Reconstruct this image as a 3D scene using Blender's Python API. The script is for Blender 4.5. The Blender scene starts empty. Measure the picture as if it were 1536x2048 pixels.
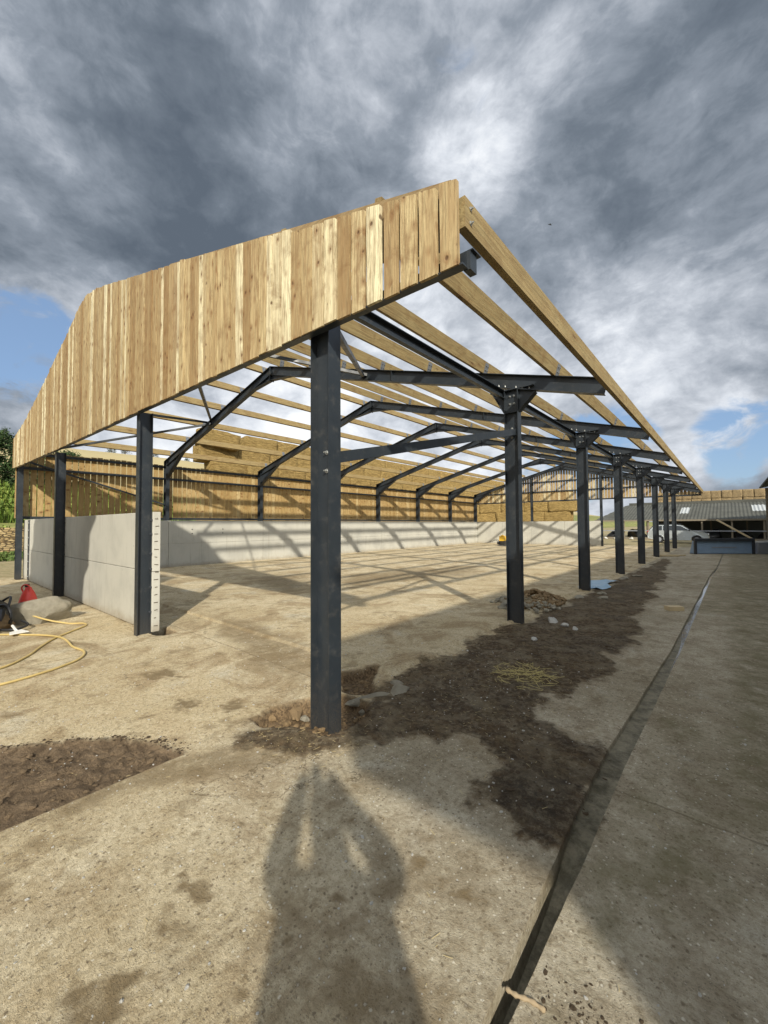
import bpy, math, random
import numpy as np
from mathutils import Vector, Matrix, noise as mnoise
R = math.radians
random.seed(7)
rng = np.random.default_rng(5)
scene = bpy.context.scene
COL = scene.collection

# ------------------------------------------------------------------ camera
F_PX, YAW, PITCH, ROLL = 809.0, 40.50, 1.82, -0.314
CAM = Vector((2.804, -2.290, 1.75))
cd = bpy.data.cameras.new('camera')
cam = bpy.data.objects.new('camera', cd); COL.objects.link(cam)
cd.sensor_fit = 'HORIZONTAL'; cd.sensor_width = 36.0; cd.lens = F_PX/1536.0*36.0
cd.clip_start = 0.03; cd.clip_end = 3000
yaw, pit, rol = R(YAW), R(PITCH), R(ROLL)
fw = Vector((-math.sin(yaw)*math.cos(pit), math.cos(yaw)*math.cos(pit), math.sin(pit)))
rt = Vector((math.cos(yaw), math.sin(yaw), 0)); up = rt.cross(fw)
r2 = rt*math.cos(rol)+up*math.sin(rol); u2 = -rt*math.sin(rol)+up*math.cos(rol)
M = Matrix((r2, u2, -fw)).transposed().to_4x4(); M.translation = CAM
cam.matrix_world = M
scene.camera = cam

# ------------------------------------------------------------------ sun, sky, exposure
SUN_EL = R(29.8)
SUN_H = Vector((0.768, -0.640, 0)).normalized()          # horizontal direction towards the sun
sd = bpy.data.lights.new('sun', 'SUN'); sd.energy = 4.6; sd.angle = R(1.1); sd.color = (1.0, 0.93, 0.80)
sun = bpy.data.objects.new('sun', sd); COL.objects.link(sun)
to_sun = Vector((SUN_H.x*math.cos(SUN_EL), SUN_H.y*math.cos(SUN_EL), math.sin(SUN_EL)))
sun.rotation_euler = to_sun.to_track_quat('Z', 'Y').to_euler()
scene.view_settings.view_transform = 'Standard'
scene.view_settings.look = 'None'
scene.view_settings.exposure = 0.24
scene.view_settings.gamma = 1.0
scene.view_settings.use_curve_mapping = False

world = bpy.data.worlds.new('World'); scene.world = world; world.use_nodes = True
wt = world.node_tree; wt.nodes.clear()
class NT:
    """tiny node-graph helper"""
    def __init__(s, tree): s.t = tree
    def n(s, typ, **kw):
        nd = s.t.nodes.new(typ)
        for k, v in kw.items():
            if k.startswith('i_'):
                key = k[2:]
                key = int(key) if key.isdigit() else key.replace('_', ' ')
                s.put(nd.inputs[key], v)
            else: setattr(nd, k, v)
        return nd
    def put(s, sock, v):
        if isinstance(v, bpy.types.NodeSocket): s.t.links.new(v, sock)
        elif isinstance(v, bpy.types.Node): s.t.links.new(v.outputs[0], sock)
        else: sock.default_value = v
    def math(s, op, a, b=0.0, c=0.0, clamp=False):
        nd = s.n('ShaderNodeMath', operation=op, use_clamp=clamp)
        for i, v in enumerate((a, b, c)): s.put(nd.inputs[i], v)
        return nd.outputs[0]
    def vmath(s, op, a, b=(0, 0, 0)):
        nd = s.n('ShaderNodeVectorMath', operation=op)
        s.put(nd.inputs[0], a); s.put(nd.inputs[1], b)
        return nd.outputs['Value'] if op in ('DOT_PRODUCT', 'LENGTH') else nd.outputs[0]
    def scale(s, a, k):
        nd = s.n('ShaderNodeVectorMath', operation='SCALE'); s.put(nd.inputs[0], a); s.put(nd.inputs['Scale'], k); return nd.outputs[0]
    def noise(s, vec, scale, detail=4, rough=.55, dist=0.0, out=0):
        nd = s.n('ShaderNodeTexNoise'); s.put(nd.inputs['Vector'], vec)
        nd.inputs['Scale'].default_value = scale; nd.inputs['Detail'].default_value = detail
        nd.inputs['Roughness'].default_value = rough; nd.inputs['Distortion'].default_value = dist
        return nd.outputs[out]
    def vor(s, vec, scale, feature='F1', out='Distance', rnd=1.0):
        nd = s.n('ShaderNodeTexVoronoi', feature=feature); s.put(nd.inputs['Vector'], vec)
        nd.inputs['Scale'].default_value = scale; nd.inputs['Randomness'].default_value = rnd
        return nd.outputs[out]
    def rng(s, v, a, b, c=0.0, d=1.0, smooth=True):
        nd = s.n('ShaderNodeMapRange', interpolation_type='SMOOTHSTEP' if smooth else 'LINEAR')
        s.put(nd.inputs[0], v)
        for i, x in enumerate((a, b, c, d)): s.put(nd.inputs[i+1], x)
        return nd.outputs[0]
    def mix(s, f, a, b, typ='MIX'):
        nd = s.n('ShaderNodeMix', data_type='RGBA', blend_type=typ)
        s.put(nd.inputs[0], f)
        for i, v in ((6, a), (7, b)):
            if isinstance(v, tuple) and len(v) == 3: v = v+(1,)
            s.put(nd.inputs[i], v)
        return nd.outputs[2]
    def ramp(s, f, stops):
        nd = s.n('ShaderNodeValToRGB'); s.put(nd.inputs[0], f)
        e = nd.color_ramp.elements
        while len(e) < len(stops): e.new(.5)
        for el, (p, c) in zip(e, stops): el.position = p; el.color = tuple(c)+(1,)
        return nd.outputs[0]
    def mapping(s, vec, scale=(1, 1, 1), rot=(0, 0, 0), loc=(0, 0, 0)):
        nd = s.n('ShaderNodeMapping'); s.put(nd.inputs[0], vec)
        nd.inputs['Scale'].default_value = scale; nd.inputs['Rotation'].default_value = rot; nd.inputs['Location'].default_value = loc
        return nd.outputs[0]

g = NT(wt)
sky = g.n('ShaderNodeTexSky', sky_type='NISHITA', sun_disc=False)
sky.sun_elevation = SUN_EL; sky.sun_rotation = math.atan2(SUN_H.x, SUN_H.y)
sky.air_density = 1.0; sky.dust_density = 0.8; sky.ozone_density = 1.5
wd = g.n('ShaderNodeTexCoord').outputs['Generated']
sep = g.n('ShaderNodeSeparateXYZ'); g.put(sep.inputs[0], wd)
zz = g.math('ADD', g.math('MAXIMUM', sep.outputs[2], 0.0), 0.34)
pl = g.vmath('DIVIDE', wd, g.n('ShaderNodeCombineXYZ', i_0=zz, i_1=zz, i_2=zz))
pl = g.vmath('MULTIPLY', pl, (1, 1, 0))
pl = g.mapping(pl, scale=(1.45, 1.25, 1), rot=(0, 0, R(24)), loc=(3.1, 1.7, 0))
pl = g.mapping(wd, scale=(2.3, 2.3, 3.7), rot=(0, 0, R(24)), loc=(3.1, 1.7, .4))
warp = g.noise(pl, 1.1, 3, .5, out=1)
pw = g.vmath('ADD', pl, g.scale(g.vmath('SUBTRACT', warp, (.5, .5, .5)), .42))
n1 = g.noise(pw, 0.95, 9, .55)
n2 = g.noise(pw, 2.6, 8, .62)
n3 = g.noise(pw, 7.0, 7, .62, 0.5)
bil = g.noise(g.vmath('ADD', pl, g.scale(g.vmath('SUBTRACT', g.noise(pl, 3.2, 3, .5, out=1), (.5, .5, .5)), .35)), 3.4, 8, .58)
v = g.math('ADD', g.math('MULTIPLY', g.math('SUBTRACT', n1, .5), 1.15), g.math('MULTIPLY', g.math('SUBTRACT', n2, .5), .80))
v = g.math('ADD', v, g.math('MULTIPLY', g.math('SUBTRACT', n3, .5), .34))
v = g.math('ADD', v, g.math('MULTIPLY', g.math('SUBTRACT', bil, .5), .50))
v = g.math('ADD', v, .42)
def blob(dr, r0, r1):
    d = g.vmath('DOT_PRODUCT', wd, Vector(dr).normalized())
    return g.rng(d, math.cos(R(r1)), math.cos(R(r0)))
for dr, r0, r1, w in [
    ((-.636, .381, .671), 3, 24, -.24), ((-.825, .205, .527), 3, 20, -.17), ((-.34, .665, .66), 1, 8, .24),
    ((-.162, .726, .66), 2, 13, .15), ((-.502, .388, .80), 3, 14, .17), ((-.708, .113, .697), 3, 15, .15), ((-.78, .05, .60), 3, 14, .08), ((-.017, .747, .664), 3, 17, -.16), ((-.247, .783, .56), 2, 12, -.13),
    ((-.04, .88, .47), 3, 13, .08), ((-.06, .93, .34), 2, 11, .06), ((-.62, .74, .20), 8, 26, .36), ((-.86, .45, .24), 6, 20, .28),
    ((-.965, .13, .20), 2, 12, .0), ((-.20, .95, .20), 3, 15, .14), ((.05, .99, .17), 2, 9, .10), ((-.754, .172, .635), 2, 9, .12),
    ((-.91, .12, .42), 2, 10, .06), ((-.75, .60, .42), 3, 14, -.10)]:
    if w: v = g.math('ADD', v, g.math('MULTIPLY', blob(dr, r0, r1), w))
cloud = g.ramp(v, [(0.0, (.10, .125, .16)), (.20, (.15, .18, .22)), (.40, (.25, .285, .335)), (.58, (.42, .455, .51)), (.74, (.63, .665, .72)), (.95, (.90, .92, .94))])
b = g.math('MULTIPLY', blob((-.935, .115, .32), 1, 8.5), .95)
for dr, r0, r1, w in [((-.336, .586, .737), 1, 6, .50), ((.02, .985, .165), 1, 6.5, .86), ((.0, .99, .06), 1, 4, .5), ((-.19, .965, .165), 2, 8, .80), ((-.60, .76, .26), 5, 18, .40), ((-.30, .94, .12), 2, 9, .72), ((.3, .9, .15), 5, 15, .6), ((.7, .3, .6), 15, 50, .7)]:
    b = g.math('ADD', b, g.math('MULTIPLY', blob(dr, r0, r1), w))
bn = g.noise(g.mapping(pl, scale=(1.5, 1.5, 1.5)), 3.2, 7, .62, .6)
bm = g.rng(g.math('MULTIPLY', b, g.math('ADD', .0, g.math('MULTIPLY', bn, 1.9))), .48, .88)
blue = g.mix(1.0, g.mix(.55, sky.outputs[0], (2.9, 4.0, 5.7)), (.9, .97, 1.05), 'MULTIPLY')
cl10 = g.vmath('MULTIPLY', cloud, (10, 10, 10))
final = g.mix(bm, cl10, blue)
glow = g.math('ADD', 1.0, g.math('MULTIPLY', g.rng(g.vmath('DOT_PRODUCT', wd, to_sun), -.05, 1.0), 2.3))   # sky brightening added towards the sun, behind the camera, to lift the shade
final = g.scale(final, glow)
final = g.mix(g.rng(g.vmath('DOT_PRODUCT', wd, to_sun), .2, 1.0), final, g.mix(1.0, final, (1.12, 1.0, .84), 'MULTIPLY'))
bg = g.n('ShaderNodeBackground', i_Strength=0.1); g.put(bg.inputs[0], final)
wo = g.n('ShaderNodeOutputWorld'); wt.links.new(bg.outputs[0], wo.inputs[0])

# ------------------------------------------------------------------ material helpers
def new_mat(name):
    m = bpy.data.materials.new(name); m.use_nodes = True
    t = m.node_tree; t.nodes.clear(); q = NT(t)
    bs = q.n('ShaderNodeBsdfPrincipled'); out = q.n('ShaderNodeOutputMaterial')
    t.links.new(bs.outputs[0], out.inputs[0])
    return m, q, bs
def obj_co(q): return q.n('ShaderNodeTexCoord').outputs['Object']
def island(q): return q.n('ShaderNodeNewGeometry').outputs['Random Per Island']
def bump(q, bs, h, dist=.01, strength=1.0):
    b_ = q.n('ShaderNodeBump'); b_.inputs['Distance'].default_value = dist; b_.inputs['Strength'].default_value = strength
    q.put(b_.inputs['Height'], h); q.t.links.new(b_.outputs[0], bs.inputs['Normal'])
def plain(name, col, rough=.6, metal=0.0, var=.12, scale=6.0, spec=.5, bmp=0.0):
    m, q, bs = new_mat(name); co = obj_co(q)
    n = q.noise(co, scale, 5, .6)
    c = q.mix(n, tuple(x*(1-var) for x in col), tuple(min(1, x*(1+var)) for x in col))
    q.put(bs.inputs['Base Color'], c)
    q.put(bs.inputs['Roughness'], q.math('ADD', rough-.06, q.math('MULTIPLY', q.noise(co, scale*3, 3), .12)))
    bs.inputs['Metallic'].default_value = metal
    bs.inputs['Specular IOR Level'].default_value = spec
    if bmp: bump(q, bs, q.noise(co, scale*8, 5, .7), bmp)
    return m

def wood(name, axis, lo, hi, pale, knots=1.0, stain=.25):
    """sawn softwood; axis = board's long direction"""
    m, q, bs = new_mat(name); co = obj_co(q); isl = island(q)
    off = q.n('ShaderNodeCombineXYZ', i_0=q.math('MULTIPLY', isl, 37.0), i_1=q.math('MULTIPLY', isl, 91.0), i_2=q.math('MULTIPLY', isl, 53.0))
    sc = {'Z': (1, 1, .07), 'Y': (1, .05, 1), 'X': (.05, 1, 1)}[axis]
    p_ = q.vmath('ADD', co, off)
    gcoord = q.mapping(p_, scale=sc)
    grain = q.noise(gcoord, 38, 5, .65, .9)
    fine = q.noise(gcoord, 150, 3, .6)
    ks = {'Z': (10, 3, 6.5), 'Y': (3, 2.0, 8), 'X': (2.0, 3, 8)}[axis]
    kv = q.vmath('ADD', q.mapping(p_, scale=ks), q.scale(q.noise(p_, 5, 2, out=1), .5))
    kd = q.vor(kv, 1.0)
    kr = q.n('ShaderNodeSeparateColor'); q.put(kr.inputs[0], q.vor(kv, 1.0, out='Color'))
    knot = q.math('MULTIPLY', q.rng(kd, .06, .17, 1, 0), q.rng(kr.outputs[0], .22, .28, 0, 1))
    halo = q.math('MULTIPLY', q.rng(kd, .12, .45, 1, 0), q.rng(kr.outputs[0], .35, .42, 0, 1))
    ringv = q.math('FRACT', q.math('MULTIPLY', q.noise(gcoord, 7, 2, .4, .5), 9.0))
    ring = q.rng(q.math('ABSOLUTE', q.math('SUBTRACT', ringv, .5)), .0, .5)
    c = q.mix(isl, lo, hi)
    c = q.mix(q.rng(q.math('FRACT', q.math('MULTIPLY', isl, 7.13)), .68, .9), c, pale)
    c = q.mix(q.math('MULTIPLY', q.rng(grain, .42, .66), .60), c, tuple(x*.55 for x in lo))
    c = q.mix(q.math('MULTIPLY', ring, .34), c, tuple(x*y for x, y in zip(lo, (.80, .62, .50))))
    c = q.mix(q.math('MULTIPLY', q.rng(q.noise(gcoord, 60, 4, .7, 1.5), .52, .66), .45), c, tuple(x*.62 for x in lo))
    c = q.mix(q.math('MULTIPLY', q.rng(q.noise(q.mapping(p_, scale=(1, 1, 1)), 2.6, 5, .7, .8), .48, .70), stain*1.9), c, (lo[0]*.60, lo[1]*.48, lo[2]*.40))
    c = q.mix(q.math('MULTIPLY', halo, .55*knots), c, (lo[0]*.62, lo[1]*.42, lo[2]*.30))
    c = q.mix(q.math('MULTIPLY', knot, .85*knots), c, (.085, .042, .018))
    q.put(bs.inputs['Base Color'], c)
    bs.inputs['Roughness'].default_value = .72; bs.inputs['Specular IOR Level'].default_value = .3
    bump(q, bs, q.math('SUBTRACT', q.math('ADD', grain, q.math('MULTIPLY', fine, .5)), q.math('MULTIPLY', knot, .7)), .006)
    return m

MAT = {}
MAT['board'] = wood('cladding_timber', 'Z', (.30, .205, .095), (.56, .455, .25), (.75, .69, .46))
MAT['board_y'] = wood('side_board_timber', 'Z', (.36, .25, .10), (.47, .345, .16), (.55, .43, .22))
MAT['purlin'] = wood('purlin_timber', 'Y', (.25, .19, .085), (.33, .255, .12), (.37, .30, .155), .7)
MAT['rail_timber'] = wood('rail_timber', 'X', (.27, .20, .10), (.32, .24, .13), (.32, .24, .13), .6)

def steel():
    m, q, bs = new_mat('painted_steel'); co = obj_co(q)
    n = q.noise(co, 2.5, 6, .65); sc = q.noise(q.mapping(co, scale=(1, 1, .25)), 26, 5, .75)
    c = q.mix(n, (.015, .020, .026), (.025, .032, .039))
    c = q.mix(q.rng(sc, .66, .78, 0, .55), c, (.16, .155, .145))
    dust = q.noise(co, 9, 4, .7)
    c = q.mix(q.rng(dust, .5, .8, 0, .18), c, (.20, .18, .15))
    sz = q.n('ShaderNodeSeparateXYZ'); q.put(sz.inputs[0], co)
    foot = q.math('MULTIPLY', q.rng(q.math('ADD', sz.outputs[2], q.math('MULTIPLY', q.noise(co, 7, 5, .7), .6)), .22, .75, 1, 0), q.rng(q.noise(co, 75, 5, .75), .38, .66))
    c = q.mix(q.math('MULTIPLY', foot, .40), c, (.11, .085, .055))
    scr = q.noise(q.mapping(co, scale=(4, 4, .6), rot=(.3, .2, 0)), 14, 3, .9, 3.0)
    c = q.mix(q.rng(scr, .70, .73, 0, .5), c, (.22, .21, .20))
    q.put(bs.inputs['Base Color'], c)
    q.put(bs.inputs['Roughness'], q.rng(q.noise(co, 5, 4), .3, .7, .34, .52))
    bs.inputs['Specular IOR Level'].default_value = .5
    bump(q, bs, q.noise(co, 120, 3), .0008)
    return m
MAT['steel'] = steel()
MAT['zinc'] = plain('zinc_bolt', (.42, .43, .42), .5, .8, .1, 40)
MAT['galv'] = plain('galvanised_cleat', (.23, .24, .25), .45, .6, .2, 30)

def concrete_panel():
    m, q, bs = new_mat('precast_concrete'); co = obj_co(q); isl = island(q)
    off = q.n('ShaderNodeCombineXYZ', i_0=q.math('MULTIPLY', isl, 31.0), i_1=q.math('MULTIPLY', isl, 17.0), i_2=0.0)
    p_ = q.vmath('ADD', co, off)
    big = q.noise(p_, 1.0, 5, .6)
    streak = q.noise(q.mapping(p_, scale=(6, 6, .5)), 1.4, 5, .6)
    fine = q.noise(p_, 40, 4, .7)
    c = q.mix(isl, (.44, .43, .375), (.54, .53, .47))
    c = q.mix(q.rng(big, .42, .68, 0, .55), c, (.33, .325, .29))
    c = q.mix(q.rng(streak, .55, .72, 0, .45), c, (.29, .27, .22))
    c = q.mix(q.rng(fine, .35, .7, 0, .20), c, (.46, .46, .43))
    pit_ = q.vor(q.vmath('ADD', p_, q.scale(q.noise(p_, 3, 2, out=1), .3)), 11)
    sel = q.rng(q.noise(p_, 2.2, 3), .5, .62)
    pm = q.math('MULTIPLY', q.rng(pit_, .05, .11, 1, 0), sel)
    c = q.mix(q.math('MULTIPLY', pm, .7), c, (.14, .13, .11))
    sz = q.n('ShaderNodeSeparateXYZ'); q.put(sz.inputs[0], co)
    ft = q.rng(q.math('ADD', sz.outputs[2], q.math('MULTIPLY', q.noise(p_, 6, 5, .7), .35)), .15, .42, 1, 0)
    c = q.mix(q.math('MULTIPLY', ft, .6), c, (.25, .20, .13))
    q.put(bs.inputs['Base Color'], c); bs.inputs['Roughness'].default_value = .82; bs.inputs['Specular IOR Level'].default_value = .25
    bump(q, bs, q.math('SUBTRACT', q.noise(p_, 60, 5, .7), pm), .003)
    return m
MAT['concrete'] = concrete_panel()

def straw():
    m, q, bs = new_mat('straw'); co = obj_co(q)
    oi = q.n('ShaderNodeObjectInfo')
    off = q.n('ShaderNodeCombineXYZ', i_0=q.math('MULTIPLY', oi.outputs['Random'], 40.0), i_1=q.math('MULTIPLY', oi.outputs['Random'], 23.0), i_2=q.math('MULTIPLY', oi.outputs['Random'], 71.0))
    p_ = q.vmath('ADD', co, off)
    lay = q.noise(q.mapping(p_, scale=(.8, .8, 4.6)), 3.4, 7, .75, .9)
    fib = q.noise(q.mapping(p_, scale=(1, 1, 3.0)), 22, 5, .75, 1.2)
    c = q.mix(q.rng(lay, .38, .60), (.22, .13, .04), (.62, .44, .17))
    c = q.mix(q.rng(fib, .45, .65, 0, .6), c, (.70, .52, .22))
    c = q.mix(q.rng(q.noise(p_, 1.6, 3), .55, .8, 0, .4), c, (.34, .24, .11))
    c = q.mix(q.math('MULTIPLY', oi.outputs['Random'], .30), c, (.42, .31, .13))
    q.put(bs.inputs['Base Color'], c); bs.inputs['Roughness'].default_value = .9; bs.inputs['Specular IOR Level'].default_value = .1
    bump(q, bs, q.math('ADD', q.math('MULTIPLY', lay, 2.2), fib), .13)
    return m
MAT['straw'] = straw()
MAT['old_straw'] = plain('weathered_straw', (.30, .225, .125), .9, 0, .45, 5, .1, .1)
MAT['twine'] = plain('bale_twine', (.28, .20, .09), .8)
MAT['rock'] = plain('pale_stone', (.42, .385, .30), .9, 0, .45, 9, .2, .06)
MAT['brown_rock'] = plain('brown_stone', (.25, .175, .095), .9, 0, .5, 14, .2, .02)
MAT['dark_rock'] = plain('mud', (.085, .060, .036), .85, 0, .4, 18, .3, .02)
MAT['white_rock'] = plain('chalk_stone', (.52, .51, .47), .9, 0, .2, 14, .2, .02)
MAT['rubber'] = plain('black_rubber', (.018, .018, .019), .5, 0, .2, 20)
MAT['black_plastic'] = plain('black_plastic', (.02, .021, .023), .33, 0, .2, 20)
MAT['red_plastic'] = plain('red_plastic', (.74, .07, .055), .38, 0, .1, 8)
MAT['yellow_paint'] = plain('yellow_paint', (.70, .42, .03), .4, 0, .1, 8)
MAT['hose'] = plain('yellow_hose', (.50, .38, .15), .5, 0, .35, 3)
MAT['blue_paint'] = plain('faded_blue_paint', (.24, .34, .48), .5, 0, .2, 3)
MAT['dark_metal'] = plain('dark_metal', (.05, .055, .065), .5, .3, .2, 5)
MAT['grey_paint'] = plain('grey_metal', (.30, .32, .36), .5, .2, .2, 3)
MAT['silver'] = plain('silver_car_paint', (.50, .54, .55), .25, .5, .03, 3)
MAT['glass'] = plain('dark_glass', (.02, .025, .03), .08, 0, .05, 3)
MAT['white'] = plain('white_plastic', (.78, .77, .72), .5, 0, .05, 6)
MAT['red_lamp'] = plain('red_lamp_lens', (.5, .03, .02), .3)
MAT['asbestos'] = plain('weathered_roof_sheet', (.085, .087, .077), .9, 0, .5, .9, .15)
MAT['rooflight'] = plain('translucent_roof_panel', (.38, .40, .40), .6)
MAT['old_wood'] = plain('weathered_timber', (.20, .17, .125), .85, 0, .3, 5)
MAT['pale_wood'] = plain('pale_timber', (.50, .40, .24), .8, 0, .2, 5)
MAT['ink'] = plain('stamp_ink', (.05, .035, .02), .9)
MAT['blue_sheet'] = plain('blue_plastic_sheet', (.30, .46, .60), .35, 0, .25, 9)
MAT['skin'] = plain('skin', (.55, .36, .27), .5)
MAT['coat'] = plain('dark_coat', (.04, .045, .06), .8)
MAT['hair'] = plain('brown_hair', (.06, .04, .025), .7)
MAT['bark'] = plain('bark', (.09, .07, .05), .9, 0, .3, 6)
MAT['shed_wall'] = plain('dark_shed_cladding', (.10, .11, .10), .8)

def stonewall():
    m, q, bs = new_mat('dry_stone_wall'); co = obj_co(q)
    p_ = q.vmath('ADD', q.mapping(co, scale=(3.2, 3.6, 10)), q.scale(q.noise(co, 5, 3, out=1), .6))
    e = q.vor(p_, 1.0, 'DISTANCE_TO_EDGE'); cc = q.n('ShaderNodeSeparateColor'); q.put(cc.inputs[0], q.vor(p_, 1.0, out='Color'))
    c = q.mix(cc.outputs[0], (.24, .16, .065), (.44, .33, .16))
    c = q.mix(q.rng(e, .0, .10, 1, 0), c, (.05, .035, .02))
    q.put(bs.inputs['Base Color'], c); bs.inputs['Roughness'].default_value = .9
    bump(q, bs, q.rng(e, 0, .15), .05)
    return m
MAT['stonewall'] = stonewall()

def foliage(name, a, b_):
    m, q, bs = new_mat(name); co = obj_co(q)
    c = q.mix(island(q), a, b_)
    c = q.mix(q.rng(q.noise(co, .8, 3), .4, .65), c, tuple(x*.7 for x in a))
    q.put(bs.inputs['Base Color'], c); bs.inputs['Roughness'].default_value = .7; bs.inputs['Specular IOR Level'].default_value = .2
    return m
MAT['leaf'] = foliage('dark_leaves', (.016, .034, .010), (.05, .085, .022))
MAT['maize'] = foliage('maize_leaves', (.10, .17, .025), (.30, .34, .08))

# ------------------------------------------------------------------ mesh helpers
class MB:
    def __init__(s): s.v = []; s.f = []
    def add(s, vs, fs):
        o = len(s.v); s.v += [tuple(v) for v in vs]; s.f += [tuple(i+o for i in f) for f in fs]; return s
    def box(s, x0, x1, y0, y1, z0, z1):
        vs = [(x, y, z) for x in (x0, x1) for y in (y0, y1) for z in (z0, z1)]
        return s.add(vs, [(0, 1, 3, 2), (4, 6, 7, 5), (0, 4, 5, 1), (2, 3, 7, 6), (0, 2, 6, 4), (1, 5, 7, 3)])
    def bar(s, p0, p1, w, h, upv=(0, 0, 1), off=(0, 0)):
        """rectangular bar from p0 to p1; w across, h along upv"""
        prof = [(-w/2+off[0], -h/2+off[1]), (w/2+off[0], -h/2+off[1]), (w/2+off[0], h/2+off[1]), (-w/2+off[0], h/2+off[1])]
        return s.extr(prof, p0, p1, upv)
    def extr(s, prof, p0, p1, upv=(0, 0, 1), cap=True):
        p0, p1 = Vector(p0), Vector(p1); d = (p1-p0).normalized(); u = Vector(upv)
        u = (u-d*u.dot(d)).normalized(); a = d.cross(u).normalized()
        n = len(prof)
        vs = [p0+a*x+u*y for x, y in prof]+[p1+a*x+u*y for x, y in prof]
        fs = [(i, (i+1) % n, n+(i+1) % n, n+i) for i in range(n)]
        if cap: fs += [tuple(range(n-1, -1, -1)), tuple(range(n, 2*n))]
        return s.add(vs, fs)
    def ibeam(s, p0, p1, depth, width, depthv, tf=.011, tw=.008):
        h, w, t = depth/2, width/2, tw/2
        prof = [(-w, -h), (w, -h), (w, -h+tf), (t, -h+tf), (t, h-tf), (w, h-tf), (w, h), (-w, h), (-w, h-tf), (-t, h-tf), (-t, -h+tf), (-w, -h+tf)]
        return s.extr(prof, p0, p1, depthv)
    def prism(s, poly, axis, a0, a1):
        """polygon (2D) extruded along axis; poly coords are the other two axes in order"""
        n = len(poly)
        def P(q, a):
            return (a, q[0], q[1]) if axis == 'X' else (q[0], a, q[1]) if axis == 'Y' else (q[0], q[1], a)
        vs = [P(q, a0) for q in poly]+[P(q, a1) for q in poly]
        return s.add(vs, [(i, (i+1) % n, n+(i+1) % n, n+i) for i in range(n)]+[tuple(range(n-1, -1, -1)), tuple(range(n, 2*n))])
    def cyl(s, p0, p1, r0, r1=None, n=12, cap=True):
        r1 = r0 if r1 is None else r1
        p0, p1 = Vector(p0), Vector(p1); d = (p1-p0).normalized()
        a = d.orthogonal().normalized(); b2 = d.cross(a)
        vs = []
        for p, r in ((p0, r0), (p1, r1)):
            vs += [p+(a*math.cos(2*math.pi*i/n)+b2*math.sin(2*math.pi*i/n))*r for i in range(n)]
        fs = [(i, (i+1) % n, n+(i+1) % n, n+i) for i in range(n)]
        if cap: fs += [tuple(range(n-1, -1, -1)), tuple(range(n, 2*n))]
        return s.add(vs, fs)
    def tube(s, pts, r, n=8):
        pts = [Vector(p) for p in pts]; rings = []; o = len(s.v); prev = None
        for i, p in enumerate(pts):
            d = (pts[min(i+1, len(pts)-1)]-pts[max(i-1, 0)]).normalized()
            a = d.cross(Vector((0, 0, 1)))
            a = a.normalized() if a.length > 1e-4 else (prev or Vector((1, 0, 0)))
            prev = a; b2 = d.cross(a)
            rr = r[i] if isinstance(r, (list, tuple)) else r
            s.v += [tuple(p+(a*math.cos(2*math.pi*k/n)+b2*math.sin(2*math.pi*k/n))*rr) for k in range(n)]
        for i in range(len(pts)-1):
            for k in range(n):
                s.f.append((o+i*n+k, o+i*n+(k+1) % n, o+(i+1)*n+(k+1) % n, o+(i+1)*n+k))
        s.f.append(tuple(o+k for k in range(n-1, -1, -1))); s.f.append(tuple(o+(len(pts)-1)*n+k for k in range(n)))
        return s
    def rock(s, c, sx, sy, sz, seed=0, flat=.25, sub=2, rough=.28):
        import bmesh
        bm = bmesh.new(); bmesh.ops.create_icosphere(bm, subdivisions=sub, radius=1.0)
        sv = Vector((seed*3.17, seed*1.7, seed*.9)); rz = Matrix.Rotation(seed*2.3, 3, 'Z')
        vs = []
        for v_ in bm.verts:
            p = v_.co.copy(); k = 1+rough*2*mnoise.noise(p*1.3+sv)+rough*.8*mnoise.noise(p*3.1+sv)
            # facet: clamp against a few random planes
            p = p*k
            for j in range(8):
                nv = Vector((math.sin(seed*5+j*2.1), math.cos(seed*3+j*1.3), math.sin(seed+j*4.2))).normalized()
                d = p.dot(nv)
                lim = .62+.03*(j*5 % 7)
                if d > lim: p -= nv*(d-lim)
            p = rz @ Vector((p.x*sx, p.y*sy, p.z*sz)); p.z = max(p.z, -flat*sz)
            vs.append(p+Vector(c))
        bm.verts.index_update()
        s.add(vs, [tuple(v_.index for v_ in f.verts) for f in bm.faces]); bm.free()
        return s
    def build(s, name, mat, parent=None, smooth=False, loc=None):
        base = Vector(loc) if loc is not None else (Vector(parent['_base']) if parent is not None and '_base' in parent else Vector((0, 0, 0)))
        me = bpy.data.meshes.new(name)
        me.from_pydata([tuple(Vector(v)-base) for v in s.v], [], s.f); me.update()
        import bmesh
        bm = bmesh.new(); bm.from_mesh(me); bmesh.ops.recalc_face_normals(bm, faces=bm.faces); bm.to_mesh(me); bm.free()
        if smooth: me.polygons.foreach_set('use_smooth', [True]*len(me.polygons))
        mats = mat if isinstance(mat, (list, tuple)) else [mat]
        for m_ in mats: me.materials.append(MAT[m_] if isinstance(m_, str) else m_)
        o = bpy.data.objects.new(name, me); COL.objects.link(o)
        if parent is not None: o.parent = parent; o['_base'] = tuple(base)
        elif loc is not None: o.location = loc; o['_base'] = tuple(base)
        return o
def tag(o, label, cat, group=None, kind=None):
    if label: o['label'] = label
    if cat: o['category'] = cat
    if group: o['group'] = group
    if kind: o['kind'] = kind
    return o
def thing(name, label, cat, loc, group=None):
    o = bpy.data.objects.new(name, None); COL.objects.link(o); o.location = loc; o['_base'] = tuple(loc)
    o.empty_display_size = .2
    return tag(o, label, cat, group)
def copy_tree(o, parent=None):
    c = o.copy(); COL.objects.link(c)
    if parent: c.parent = parent
    for ch in list(o.children): copy_tree(ch, c)
    return c
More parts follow.
